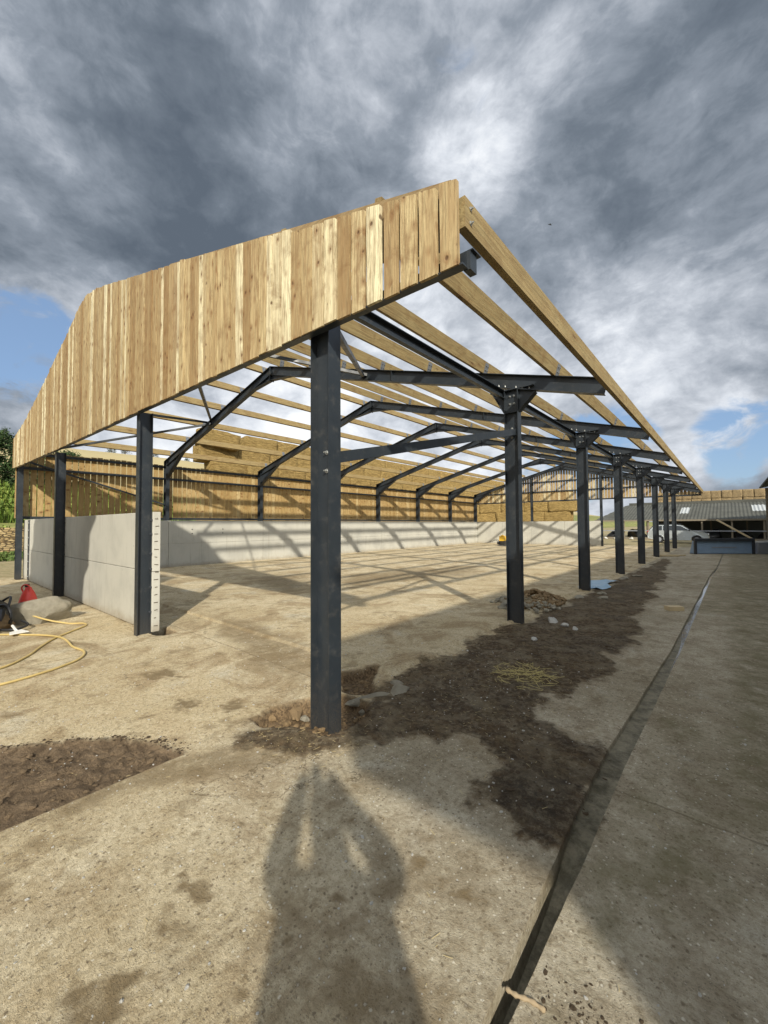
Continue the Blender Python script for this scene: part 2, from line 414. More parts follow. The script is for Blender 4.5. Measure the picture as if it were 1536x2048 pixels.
def smooth_path(pts, n=8):
    pts = [Vector(p) for p in pts]; out = []
    for i in range(len(pts)-1):
        p0, p1, p2, p3 = pts[max(i-1, 0)], pts[i], pts[i+1], pts[min(i+2, len(pts)-1)]
        for k in range(n):
            t = k/n
            out.append(.5*((2*p1)+(-p0+p2)*t+(2*p0-5*p1+4*p2-p3)*t*t+(-p0+3*p1-3*p2+p3)*t**3))
    out.append(pts[-1]); return out

# ------------------------------------------------------------------ ground sheet
def vnoise(x, y, seed=0):
    xi = np.floor(x).astype(np.int64); yi = np.floor(y).astype(np.int64); xf = x-xi; yf = y-yi
    def h(a, b_):
        n = (a*374761393+b_*668265263+seed*974711) & 0xffffffff
        n = ((n ^ (n >> 13))*1274126177) & 0xffffffff
        return ((n ^ (n >> 16)) & 0xffff)/65535.0
    u = xf*xf*(3-2*xf); w = yf*yf*(3-2*yf)
    return (h(xi, yi)*(1-u)+h(xi+1, yi)*u)*(1-w)+(h(xi, yi+1)*(1-u)+h(xi+1, yi+1)*u)*w
def fbm(x, y, sc, oct=5, seed=0, rough=.55):
    a = 1; t = 0; s_ = 0; f = sc
    for o in range(oct):
        s_ = s_+a*vnoise(x*f+o*17.3, y*f-o*9.1, seed+o); t += a; a *= rough; f *= 2.03
    return s_/t-.5
def sdf(px, py, poly):
    d = np.full(px.shape, 1e9); ins = np.zeros(px.shape, bool); n = len(poly)
    for i in range(n):
        ax, ay = poly[i]; bx, by = poly[(i+1) % n]
        ex, ey = bx-ax, by-ay; L = ex*ex+ey*ey+1e-12
        t = np.clip(((px-ax)*ex+(py-ay)*ey)/L, 0, 1)
        d = np.minimum(d, np.hypot(px-(ax+t*ex), py-(ay+t*ey)))
        c = ((ay > py) != (by > py)) & (px < (bx-ax)*(py-ay)/(by-ay+1e-12)+ax)
        ins ^= c
    return np.where(ins, -d, d)
def sstep(a, b_, x): t = np.clip((x-a)/(b_-a), 0, 1); return t*t*(3-2*t)

def axis_pts(segs, lo, hi):
    """segs: fine segments [(a,b,step)], then geometric growth to lo and hi"""
    out = []
    for a, b_, st in segs: out += list(np.arange(a, b_, st))
    a = segs[0][0]; st = segs[0][2]; L = []
    while a > lo: st *= 1.07; a -= st; L.append(a)
    b_ = segs[-1][1]; st = segs[-1][2]; Hh = [b_]
    while b_ < hi: st *= 1.07; b_ += st; Hh.append(b_)
    return np.array(L[::-1]+out+Hh)
CH_L, CH_R = 2.075, 2.215
xs = axis_pts([(-7.2, -2.2, .06), (-2.2, 2.0, .022), (2.0, 2.065, .013), (2.075, 2.2, .0179), (2.215, 3.4, .022)], -460, 300)
ys = axis_pts([(-2.9, 2.6, .022), (2.6, 6.0, .04), (6.0, 12.0, .09)], -60, 520)
eps = .004
xs = np.sort(np.concatenate([xs[(np.abs(xs-CH_L) > .009) & (np.abs(xs-CH_R) > .009)], [CH_L-eps, CH_L+eps, CH_R-eps, CH_R+eps]]))
GX, GY = np.meshgrid(xs, ys, indexing='ij')
wob = .045*fbm(GY*1.0, GY*0+3.3, .55, 3, 11)+.012*fbm(GY, GY*0, 5, 3, 12)+.0045*np.maximum(GY-6, 0)
near = np.exp(-((GX-2.15)/.5)**2)
XL = np.interp(GY, [-8, -1, 0, 1.3, 4.6, 15, 18.4, 30], [2.13, 2.108, 2.072, 2.045, 2.15, 2.26, 2.38, 2.5]); XR = np.interp(GY, [-8, -1, 0, 1.3, 4.6, 15, 18.4, 30], [2.19, 2.168, 2.185, 2.185, 2.25, 2.32, 2.42, 2.54])
wob = .010*fbm(GY, GY*0, 3, 4, 12)
X = GX+near*(np.where(GX < (CH_L+CH_R)/2, XL-CH_L, XR-CH_R)+wob)
# crisp straight edge of the slab beside the soil trench
Y = GY
P_dirt = [(-0.29, -0.41), (0.33, -0.18), (0.44, 0.15), (0.73, 0.53), (1.15, 0.79), (1.49, 0.53), (1.59, 0.19), (1.82, 0.09), (2.0, 0.14), (2.08, 0.49), (2.08, 1.18), (1.88, 1.4), (1.47, 1.4), (1.36, 2.0), (1.58, 3.11), (1.75, 4.66), (1.40, 6.28), (1.30, 9), (1.0, 14), (.75, 19.07), (0.35, 21.79), (0.15, 8.59), (0.06, 4.9), (-0.05, 3.23), (-0.08, 2.07), (0.02, 1.22), (0.18, 0.71), (0.13, 0.28)]
P_trench = [(-1.72, -1.95), (-1.40, -1.50), (-1.10, -1.16), (-0.81, -0.99), (-0.46, -0.90), (-0.47, -1.31), (-0.47, -1.63), (-0.47, -1.92), (-0.47, -2.6), (-0.47, -6), (-3.2, -6)]
P_pit = [(-0.55, -0.26), (-0.56, -0.04), (-0.5, 0.27), (-0.34, 0.62), (0.02, 0.70), (0.24, 0.48), (0.27, 0.22), (0.22, 0.0), (-0.12, -0.08), (-0.3, -0.24)]
P_pocket = [(-0.80, 1.05), (-0.52, 1.45), (-0.34, 1.11), (0.02, 0.86), (-0.17, 0.75), (-.35, .72)]
P_dark2 = [(2.03, 0.80), (1.49, 0.60), (1.63, 0.16), (1.88, 0.09), (2.04, 0.28)]
P_band = [(-0.42, -1.79), (-0.51, -1.41), (-0.50, -1.0), (-0.28, -0.6), (-0.12, -0.30), (0.33, -0.18), (0.26, -0.5), (-0.02, -0.89), (-0.24, -1.35), (-0.23, -1.68)]
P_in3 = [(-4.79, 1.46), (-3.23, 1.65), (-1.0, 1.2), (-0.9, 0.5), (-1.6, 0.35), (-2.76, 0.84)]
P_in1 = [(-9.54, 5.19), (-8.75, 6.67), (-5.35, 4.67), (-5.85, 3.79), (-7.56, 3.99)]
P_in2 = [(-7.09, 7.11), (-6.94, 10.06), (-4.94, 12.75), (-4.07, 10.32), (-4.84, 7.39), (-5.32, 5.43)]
P_hole = [(-4.72, 0.42), (-4.72, 0.62), (-4.22, 0.60), (-4.16, 0.40), (-4.3, .3)]
P_algae = [(2.25, -0.25), (2.3, 0.44), (2.5, 1.2), (2.8, 1.1), (2.75, 0.1), (2.5, -0.22), (2.32, -0.5)]
nz1 = fbm(X, Y, 1.6, 6, 1); nz2 = fbm(X, Y, 6, 5, 2); nz3 = fbm(X, Y, 22, 4, 3)
nb = nz1*.5+nz2*.30+nz3*.14
S = lambda P: sdf(X, Y, P)
s_tr = S(P_trench); s_pit = S(P_pit); s_pk = S(P_pocket); s_hole = S(P_hole)
dirt = sstep(.12, -.10, S(P_dirt)-.05+nb*.75+nz1*.35)*(.80+.20*sstep(-.12, .10, nz2))
dirt = np.maximum(dirt, sstep(.10, -.10, S(P_dark2)+nb*.5)*1.0)
dark = sstep(.15, -.20, S(P_dark2)+nb*.7)
dark = np.maximum(dark, sstep(.05, .35, nz1+.1)*dirt*.6)
band = sstep(.05, -.12, S(P_band)+nb*.5)*.75
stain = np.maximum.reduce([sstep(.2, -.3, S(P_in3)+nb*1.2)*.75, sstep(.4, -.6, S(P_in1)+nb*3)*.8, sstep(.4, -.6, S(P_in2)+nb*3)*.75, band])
for sx, sy, sr in [(.84, -1.36, .05), (.74, -1.40, .03), (.66, -1.36, .03), (1.37, -.95, .022), (1.34, -1.22, .028), (1.30, -1.18, .015), (1.42, -.77, .020), (.93, -1.50, .035), (.88, -1.54, .03), (1.05, -.56, .03), (1.00, -1.80, .09), (1.12, -1.84, .07), (1.38, -1.45, .03), (1.55, -.55, .05), (.55, -1.0, .03), (1.85, -.55, .05), (-1.3, -.5, .12), (-.9, -.2, .10), (-2.3, -.3, .16)]:
    stain = np.maximum(stain, sstep(sr*.5, -sr*.3, np.hypot((X-sx)*1.0, (Y-sy)*1.35)-sr+(nz2*.6+nz3*.5)*sr*4.5)*.95)
stain = np.maximum(stain, sstep(.10, .24, nz2*.7+nz1*.6+nz3*.3)*.55*(X < 2.0))
# fresh grit streaks over the barn floor
lane = sstep(-.06, .06, X-np.where(Y > .2, .05, -.48)+nb*.25)*(Y > -30)*(X < 5.2)
lane_r = sstep(.02, .06, X-CH_R)*(X < 5.2)
algae = sstep(.15, -.3, S(P_algae)+nb*1.0)*.9
algae = np.maximum(algae, lane_r*sstep(.02, .22, nz1)*.8)
algae = np.maximum(algae, sstep(-.15, .15, X-(2.75)+nb*.6)*sstep(.2, 1.5, Y)*.8)
soil = sstep(.035, -.02, s_tr+nz2*.03*(X<-.6))
pitc = np.maximum.reduce([sstep(.05, .0, s_pit+nz2*.10), sstep(.05, .0, s_pk+nz2*.10), sstep(.03, .0, s_hole+nz2*.05)])
pitm = np.maximum.reduce([sstep(.02, -.03, s_pit+nz2*.10), sstep(.03, -.04, s_pk+nz2*.10), sstep(.02, -.02, s_hole+nz2*.05)])
chan = ((GX > CH_L+.001) & (GX < CH_R-.001) & (GY > -8) & (GY < 30)).astype(float)
outside = np.maximum(sstep(-15.6, -16.6, X+nb*1.2), sstep(33.5, 35.5, Y+nb*2))
field = sstep(-36, -37.5, X+nb*2)
crop = sstep(-46, -50, X)
fine_amt = np.exp(-np.maximum(np.hypot(X-2, Y+1)-7, 0)/6)
Z = .014*fbm(X, Y, .45, 4, 21)*2+.0035*nz3*fine_amt
Z = np.where(np.hypot(X, Y) > 60, Z*0, Z)
Z = Z+dirt*(.010+.045*np.maximum(nz2+.05, 0)*fine_amt+.018*nz3*fine_amt)
Z = Z-soil*(.050-.075*np.abs(nz2)-.05*nz3-.05*nz1)*fine_amt
Z = Z-pitm*(.13+.05*nz2)*np.where(s_hole < .1, 1.6, 1)
Z = Z-np.where(pitm > .9, 0, 1)*0
# barn slab sits a little above the dirt strip outside the column line
edge_x = -.22+.10*fbm(Y, Y*0, 1.3, 4, 31)*2
slab = sstep(.012, -.012, X-edge_x)*(Y > 1.35)*(Y < 33)
Z = Z+slab*.03
depth = .032+.11*sstep(.25, -.35, Y)
Z = Z-chan*(depth+.012*nz2)
# broken soil margin / raised verge far left, then the hill
hillx = -X
Z = Z+crop*2.1+sstep(50, 100, hillx)*6.5+sstep(90, 250, hillx)*(31+5*fbm(X, Y, .012, 3, 41)*2)*sstep(-60, 10, Y+60)
Z = Z-sstep(60, 400, np.hypot(np.maximum(X, 0), np.maximum(Y, 0)))*0
nx, ny = X.shape
verts = np.stack([X, Y, Z], -1).reshape(-1, 3)
idx = np.arange(nx*ny).reshape(nx, ny)
quads = np.stack([idx[:-1, :-1], idx[1:, :-1], idx[1:, 1:], idx[:-1, 1:]], -1)
cgx = (GX[:-1, :-1]+GX[1:, 1:])/2; cgy = (GY[:-1, :-1]+GY[1:, 1:])/2
f_chan = (cgx > CH_L-.003) & (cgx < CH_R+.003) & (cgy > -8) & (cgy < 30)
f_tr = (soil[:-1, :-1] > .5)
f_crop = cgx < -36
f_floor = (cgx < -.2) & (cgx > -15.3) & (cgy > .1) & (cgy < 32.4) & ~f_tr
f_lane = (cgx >= -.47) & (cgx < 5.2) & ~f_chan & ~f_floor & ~f_tr & (cgy < 60)
f_rest = ~(f_chan | f_tr | f_crop | f_floor | f_lane)
attrs = dict(dirt=dirt, dark=dark, stain=stain, lane=lane, algae=algae, soil=sstep(.045, .012, s_tr+nz2*.06*(X<-.6)+nz3*.05*(X<-.6)), pitm=pitc, chan=chan, outside=outside, field=field)

def ground_mat():
    m, q, bs = new_mat('farmyard_ground'); co = obj_co(q)
    A = {k: q.n('ShaderNodeAttribute', attribute_name=k).outputs['Fac'] for k in attrs}
    big = q.noise(co, .55, 6, .6); mid = q.noise(co, 3.2, 6, .65, .3); fine = q.noise(co, 28, 6, .72, .3)
    fib = q.noise(q.mapping(co, scale=(1, 2.6, 1), rot=(0, 0, R(25))), 46, 5, .75, 1.6)
    vc = q.vor(co, 95); vcol = q.n('ShaderNodeSeparateColor'); q.put(vcol.inputs[0], q.vor(co, 95, out='Color'))
    spk = q.math('MULTIPLY', q.rng(vc, .12, .30, 1, 0), q.rng(vcol.outputs[0], .80, .84))
    spd = q.math('MULTIPLY', q.rng(vc, .15, .36, 1, 0), q.rng(vcol.outputs[1], .80, .84))
    c = q.mix(q.rng(big, .38, .64), (.58, .485, .31), (.71, .62, .43))
    c = q.mix(q.rng(mid, .42, .68, 0, .55), c, (.52, .41, .245))
    c = q.mix(q.rng(q.noise(co, 1.3, 5, .6, .4), .55, .72, 0, .55), c, (.62, .60, .50))
    c = q.mix(q.math('MULTIPLY', q.rng(q.noise(co, 1.05, 7, .68, .9), .48, .62), .66), c, (.34, .245, .13))
    c = q.mix(q.math('MULTIPLY', q.rng(q.noise(q.mapping(co, scale=(1, .35, 1), rot=(0, 0, R(-18))), 4.5, 6, .7, .6), .56, .70), .55), c, (.27, .195, .105))
    ln = q.mix(q.rng(big, .35, .65), (.38, .335, .24), (.53, .48, .37))
    ln = q.mix(q.rng(mid, .40, .68, 0, .6), ln, (.22, .175, .11))
    ln = q.mix(q.rng(q.noise(co, 1.9, 5, .65, .6), .56, .74, 0, .5), ln, (.52, .50, .42))
    nearl = q.n('ShaderNodeSeparateXYZ'); q.put(nearl.inputs[0], co)
    lf = q.math('MULTIPLY', A['lane'], q.rng(q.math('ADD', nearl.outputs[1], q.math('MULTIPLY', nearl.outputs[0], .55)), -1.3, .9, .18, 1.0))
    c = q.mix(lf, c, ln)
    jw = q.math('MULTIPLY', q.math('SUBTRACT', q.noise(co, 5, 4, .7), .5), .05)
    jy = q.math('ABSOLUTE', q.math('SUBTRACT', q.math('FRACT', q.math('DIVIDE', q.math('ADD', q.math('ADD', nearl.outputs[1], jw), 1.55), 4.6)), .5))
    jx = q.math('ABSOLUTE', q.math('SUBTRACT', q.math('FRACT', q.math('DIVIDE', q.math('ADD', q.math('ADD', nearl.outputs[0], jw), 1.75), 4.4)), .5))
    jm = q.math('MAXIMUM', q.math('MULTIPLY', q.rng(jy, .0008, .0030, 1, 0), q.rng(nearl.outputs[1], .3, .5)), q.math('MULTIPLY', q.rng(jx, .0008, .0030, 1, 0), q.rng(nearl.outputs[0], -1.5, -1.0, 1, 0)))
    crk = q.vor(q.vmath('ADD', co, q.scale(q.noise(co, 2.2, 5, .65, out=1), .9)), .42, 'DISTANCE_TO_EDGE')
    crm = q.math('MULTIPLY', q.rng(crk, .0012, .005, 1, 0), q.rng(q.noise(co, .9, 3), .50, .58))
    jm = q.math('MULTIPLY', q.math('MAXIMUM', q.math('MULTIPLY', jm, .8), crm), q.rng(q.noise(co, 6, 4, .7), .30, .48, .15, 1))
    jm = q.math('MULTIPLY', jm, q.math('SUBTRACT', 1.0, A['chan']))
    c = q.mix(q.math('MULTIPLY', jm, .7), c, (.13, .10, .06))
    c = q.mix(q.rng(fine, .36, .70, 0, .62), c, q.mix(1.0, c, (.55, .51, .44), 'MULTIPLY'))
    c = q.mix(q.rng(fib, .54, .66, 0, .75), c, q.mix(1.0, c, (.40, .35, .27), 'MULTIPLY'))
    fb2 = q.noise(co, 130, 4, .8, 2.0)
    c = q.mix(q.rng(fb2, .52, .66, 0, .55), c, q.mix(1.0, c, (.45, .41, .34), 'MULTIPLY'))
    c = q.mix(q.rng(fb2, .46, .32, 0, .45), c, q.mix(1.0, c, (1.35, 1.32, 1.25), 'MULTIPLY'))
    c = q.mix(q.rng(fib, .42, .28, 0, .40), c, q.mix(1.0, c, (1.40, 1.36, 1.28), 'MULTIPLY'))
    gr2 = q.vor(q.vmath('ADD', co, q.scale(q.noise(co, 40, 2, out=1), .02)), 42); gc = q.n('ShaderNodeSeparateColor'); q.put(gc.inputs[0], q.vor(q.vmath('ADD', co, q.scale(q.noise(co, 40, 2, out=1), .02)), 42, out='Color'))
    c = q.mix(q.math('MULTIPLY', q.rng(gr2, .20, .42, 1, 0), q.rng(gc.outputs[0], .74, .80, 0, .75)), c, (.16, .125, .08))
    c = q.mix(q.math('MULTIPLY', q.rng(gr2, .14, .32, 1, 0), q.rng(gc.outputs[1], .82, .86, 0, .7)), c, (.78, .74, .62))
    c = q.mix(q.rng(q.noise(co, 15, 5, .7, .7), .52, .64, 0, .42), c, q.mix(1.0, c, (.50, .44, .35), 'MULTIPLY'))
    c = q.mix(q.math('MULTIPLY', spk, .55), c, (.66, .62, .50))
    c = q.mix(q.math('MULTIPLY', spd, .60), c, (.09, .07, .045))
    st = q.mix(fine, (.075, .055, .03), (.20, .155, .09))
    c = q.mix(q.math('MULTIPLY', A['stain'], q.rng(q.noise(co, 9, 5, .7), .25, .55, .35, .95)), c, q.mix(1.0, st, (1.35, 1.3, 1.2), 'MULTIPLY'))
    al = q.mix(q.noise(co, 12, 5, .7), (.12, .108, .052), (.20, .175, .09))
    c = q.mix(q.math('MULTIPLY', A['algae'], q.rng(q.noise(co, 5, 6, .7), .32, .62, 0, .80)), c, al)
    di = q.mix(q.rng(q.noise(co, 11, 6, .72), .3, .7), (.034, .022, .012), (.155, .105, .055))
    di = q.mix(q.rng(q.noise(co, 3.4, 5, .65, .5), .46, .66, 0, .5), di, (.185, .145, .080))
    di = q.mix(q.rng(q.noise(co, 38, 5, .75, 1.0), .50, .64, 0, .6), di, (.030, .020, .011))
    di = q.mix(q.math('MULTIPLY', A['dark'], .75), di, (.022, .015, .009))
    di = q.mix(q.rng(q.noise(co, 70, 4, .7), .60, .74, 0, .5), di, (.24, .19, .11))
    dm = q.rng(q.math('ADD', A['dirt'], q.math('MULTIPLY', q.math('SUBTRACT', q.noise(co, 8, 8, .78, .5), .5), 1.5)), .22, .72)
    c = q.mix(q.math('MULTIPLY', A['dirt'], .45), c, (.20, .155, .09))
    dm = q.math('MULTIPLY', dm, q.rng(q.noise(co, 2.6, 7, .72, .6), .34, .56, .55, 1.0))
    c = q.mix(q.math('MULTIPLY', dm, q.rng(q.noise(co, 17, 6, .78), .34, .54, .50, 1.0)), c, di)
    so = q.mix(q.rng(q.noise(co, 7, 6, .7, .5), .3, .7), (.085, .058, .034), (.25, .18, .11))
    so = q.mix(q.rng(q.noise(co, 60, 4, .7), .58, .72, 0, .5), so, (.30, .23, .14))
    c = q.mix(A['soil'], c, so)
    c = q.mix(A['pitm'], c, q.mix(q.rng(q.noise(co, 34, 6, .75), .3, .7), (.045, .030, .018), (.24, .165, .09)))
    c = q.mix(q.math('MULTIPLY', A['chan'], .85), c, q.mix(q.rng(q.noise(co, 9, 6, .75), .35, .65), (.085, .078, .05), (.27, .245, .17)))
    og = q.mix(q.rng(mid, .35, .65), (.30, .235, .13), (.16, .15, .055))
    c = q.mix(q.math('MULTIPLY', A['outside'], .75), c, og)
    gr = q.mix(q.rng(q.noise(co, .3, 6, .7), .3, .7), (.12, .155, .04), (.26, .235, .085))
    c = q.mix(A['field'], c, gr)
    c = q.mix(q.rng(nearl.outputs[0], -125, -100, 1, 0), c, q.mix(q.noise(co, .05, 5), (.34, .27, .13), (.42, .36, .20)))
    q.put(bs.inputs['Base Color'], c)
    wet = q.math('MULTIPLY', A['dark'], .28)
    ro = q.math('SUBTRACT', .92, wet); ro = q.math('SUBTRACT', ro, q.math('MULTIPLY', A['chan'], .35))
    q.put(bs.inputs['Roughness'], ro); bs.inputs['Specular IOR Level'].default_value = .28
    hgt = q.math('ADD', q.math('MULTIPLY', fine, .9), q.math('MULTIPLY', fib, .55))
    hgt = q.math('ADD', hgt, q.math('MULTIPLY', spk, .35))
    hgt = q.math('ADD', hgt, q.math('MULTIPLY', q.math('MAXIMUM', A['dirt'], A['soil']), q.math('MULTIPLY', q.noise(co, 26, 6, .75), 3.0)))
    bump(q, bs, hgt, .016)
    return m
MAT['ground'] = ground_mat()
def sheet(name, fmask):
    q_ = quads[fmask]; used, inv = np.unique(q_.ravel(), return_inverse=True)
    me = bpy.data.meshes.new(name); nf = len(q_)
    me.vertices.add(len(used)); me.vertices.foreach_set('co', verts[used].ravel().astype(np.float32))
    me.loops.add(nf*4); me.loops.foreach_set('vertex_index', inv.astype(np.int32))
    me.polygons.add(nf); me.polygons.foreach_set('loop_start', np.arange(0, nf*4, 4, dtype=np.int32))
    me.polygons.foreach_set('use_smooth', np.ones(nf, bool))
    me.update(calc_edges=True); me.validate()
    for k, a in attrs.items():
        at = me.attributes.new(k, 'FLOAT', 'POINT'); at.data.foreach_set('value', np.ascontiguousarray(a.reshape(-1)[used], dtype=np.float32))
    me.materials.append(MAT['ground'])
    o = bpy.data.objects.new(name, me); COL.objects.link(o); o['kind'] = 'structure'
    return o
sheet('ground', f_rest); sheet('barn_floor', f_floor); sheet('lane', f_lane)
_ch = sheet('drain_channel', f_chan); _ch.data.polygons.foreach_set('use_smooth', [False]*len(_ch.data.polygons)); sheet('soil_trench', f_tr); sheet('hill_field', f_crop)
def ground_z(x, y):
    i = int(np.clip(np.searchsorted(xs, x), 0, nx-1)); j = int(np.clip(np.searchsorted(ys, y), 0, ny-1)); return float(Z[i, j])
# standing water in the far stretch of the channel
wm, q, bs = new_mat('dirty_water'); bs.inputs['Base Color'].default_value = (.06, .06, .045, 1); bs.inputs['Roughness'].default_value = .06
bump(q, bs, q.noise(obj_co(q), 8, 3), .002); MAT['water'] = wm
mb = MB()
yy = np.concatenate([np.arange(3.7, 6, .15), np.arange(6, 18.6, .4)])
def chx(y, left):
    return float(np.interp(y, [1.3, 4.6, 15, 18.4], [2.045, 2.15, 2.26, 2.38] if left else [2.185, 2.25, 2.32, 2.42]))+(.004 if left else -.004)
vs = []
for y in yy:
    a_, b_ = chx(y, 1), chx(y, 0); k_ = min(1, .08+(y-3.7)/2.2)*(.75+.25*math.sin(y*2.3)); vs += [(b_-(b_-a_)*k_, y, -.022), (b_, y, -.022)]
mb.add(vs, [(2*i, 2*i+1, 2*i+3, 2*i+2) for i in range(len(yy)-1)])
w_o = mb.build('channel_water', 'water'); w_o['kind'] = 'structure'

# ------------------------------------------------------------------ the new barn
BY = [None, 0.0, 4.655, 9.158, 13.689, 18.233, 22.83, 27.532, 32.058]      # front edge of each frame
def Y1(x): return .13+x*.13/15.4
APX, APZ = -7.634, 6.557; EXR, EZR = 1.43, 4.01; EXL, EZL = -15.42, 4.50
def ztop(x):
    return APZ+(x-APX)*(EZR-APZ)/(EXR-APX) if x > APX else APZ+(APX-x)*(EZL-APZ)/(APX-EXL)
DEP = .254; WID = .146
barn = thing('barn', 'unfinished timber clad barn with dark grey steel portal frame and open roof', 'barn', (-7, 16, 0))
def col(x0, y0, z1, label=None, z0=-.12):
    m_ = MB().ibeam((x0+DEP/2, y0+WID/2, z0), (x0+DEP/2, y0+WID/2, z1), DEP, WID, (1, 0, 0))
    o = m_.build('column', 'steel', barn)
    if label: o['label'] = label
    return o
def bolts(pts, d, r=.014, L=.03):
    class BS: pass
    B_ = BS(); B_.l = []
    for p in pts:
        p = Vector(p); d_ = Vector(d).normalized(); m_ = MB(); B_.l.append(m_)
        m_.cyl(p, p+d_*.006, r*1.5, n=10); m_.cyl(p+d_*.006, p+d_*(.006+L*.5), r, n=6); m_.cyl(p+d_*(.006+L*.5), p+d_*L*1.3, r*.55, n=8)
    B_.build = lambda nm, mt, par: [m_.build(nm, mt, par) for m_ in B_.l]
    return B_
def rafter_pts(x, off): return (x, off)
for i in range(1, 9):
    y0 = BY[i] if i > 1 else None
    yr = (y0+WID/2) if i > 1 else None
    # columns
    if i == 1:
        c = col(-.163, Y1(0), ztop(.1)-DEP-.02, 'nearest dark grey corner column of the barn')
        bolts([(-.01, Y1(0)+WID/2-.004, 2.42), (-.01, Y1(0)+WID/2-.004, 2.25)], (0, -1, 0), .014).build('bolt', 'zinc', c)
        col(-15.42, Y1(-15.42), ztop(-15.3)-DEP)
    else:
        zc = ztop(-.13)-DEP-.035
        c = col(-.254, y0, zc)
        # end plate, gussets either side, stiffener
        hb = MB(); yc = y0+WID/2
        hb.box(-.52, .27, y0-.003, y0+WID+.003, zc+.001, zc+.017)
        for s_, xe, xc in ((-1, -.56, -.2545), (1, .30, .0005)):
            za = ztop(xe)-DEP-.006
            hb.prism([(xc, zc-.40), (xe, za-.02), (xe, za), (xc, zc)] if s_ > 0 else [(xc, zc), (xe, za), (xe, za-.02), (xc, zc-.40)], 'Y', yc-.005, yc+.005)
            hb.bar((xc+s_*.006, yc, zc-.40), (xe, yc, za-.02), WID*.96, .012, (s_, 0, 1))
        hb.box(-.243, -.011, y0+.006, y0+WID/2-.006, zc-.41, zc-.398)
        h_ = hb.build('haunch_bracket', 'steel', barn)
        pts = [(x_, y0+.03, ztop(x_)-DEP+.013) for x_ in (-.46, -.36, -.24, -.04, .08, .2)]
        if i < 6:
            bolts(pts, (0, 0, 1), .012, .028).build('bolt', 'zinc', h_)
            bolts([(-.17, y0+WID/2-.004, zc-.10), (-.17, y0+WID/2-.004, zc-.24), (-.09, y0+WID/2-.004, zc-.10), (-.09, y0+WID/2-.004, zc-.24)], (0, -1, 0), .012).build('bolt', 'zinc', c)
        zl_ = ztop(-15.3)-.03
        col(-15.42, y0, zl_)
        # tapered haunch under the rafter at the left column
        hb = MB(); xa, xb = -15.165, -13.7
        hb.prism([(xa, ztop(xa)-DEP-.52), (xb, ztop(xb)-DEP+.004), (xa, ztop(xa)-DEP+.004)], 'Y', yc-.005, yc+.005)
        hb.bar((xa, yc, ztop(xa)-DEP-.52), (xb, yc, ztop(xb)-DEP-.003), WID*.96, .012, (-1, 0, 1))
        hb.build('haunch', 'steel', barn)
        hb = MB()
        for s_ in (-1, 1):
            xe = APX+s_*.95
            hb.prism([(APX, APZ-DEP+.01), (xe, ztop(xe)-DEP), (APX, APZ-DEP-.17)], 'Y', yc-.005, yc+.005)
            hb.bar((APX, yc, APZ-DEP-.17), (xe, yc, ztop(xe)-DEP-.006), WID*.95, .011, (0, 0, 1))
        hb.box(APX-.011, APX+.011, y0-.002, y0+WID+.002, APZ-DEP-.20, APZ-.012)
        hb.build('apex_haunch', 'steel', barn)
    for s_, xe in ((1, EXR if i > 1 else 1.40), (-1, EXL)):
        d_ = Vector((xe-APX, 0, ztop(xe)-APZ)).normalized(); nrm = Vector((-d_.z, 0, d_.x));
        if nrm.z < 0: nrm = -nrm
        ya = (yr if i > 1 else Y1(APX)+WID/2); yb = (yr if i > 1 else Y1(xe)+WID/2)
        p0 = Vector((APX+s_*.002, ya, APZ))-nrm*DEP/2; p1 = Vector((xe, yb, ztop(xe)))-nrm*DEP/2
        m_ = MB().ibeam(p0, p1, DEP, WID, nrm)
        if i > 1 and s_ > 0:
            for xx in (-2.9,):
                m_.box(xx-.005, xx+.005, y0+.004, y0+WID/2-.005, ztop(xx)-DEP+.016, ztop(xx)-.016)
        m_.build('rafter', 'steel', barn)
# intermediate posts of both gables
for x0, yy0 in ((-4.57, Y1(-4.5)), (-10.10, Y1(-10.))):
    m_ = MB().ibeam((x0+WID/2, yy0+.1015, -.1), (x0+WID/2, yy0+.1015, 3.62), .203, .133, (0, 1, 0)); p = m_.build('gable_post', 'steel', barn)
    for z_ in (.35, .75, 1.05, 1.3, 1.62, 1.85): MB().cyl((x0+WID/2+.05, yy0+.19, z_), (x0+WID/2+.085, yy0+.19, z_), .02, n=8).build('bolt', 'dark_metal', p)
for x0 in (-4.76, -10.10):
    MB().ibeam((x0+.09, BY[8]+.10, 0), (x0+.09, BY[8]+.10, ztop(x0)-.27), .203, .16, (0, 1, 0)).build('gable_post', 'steel', barn)
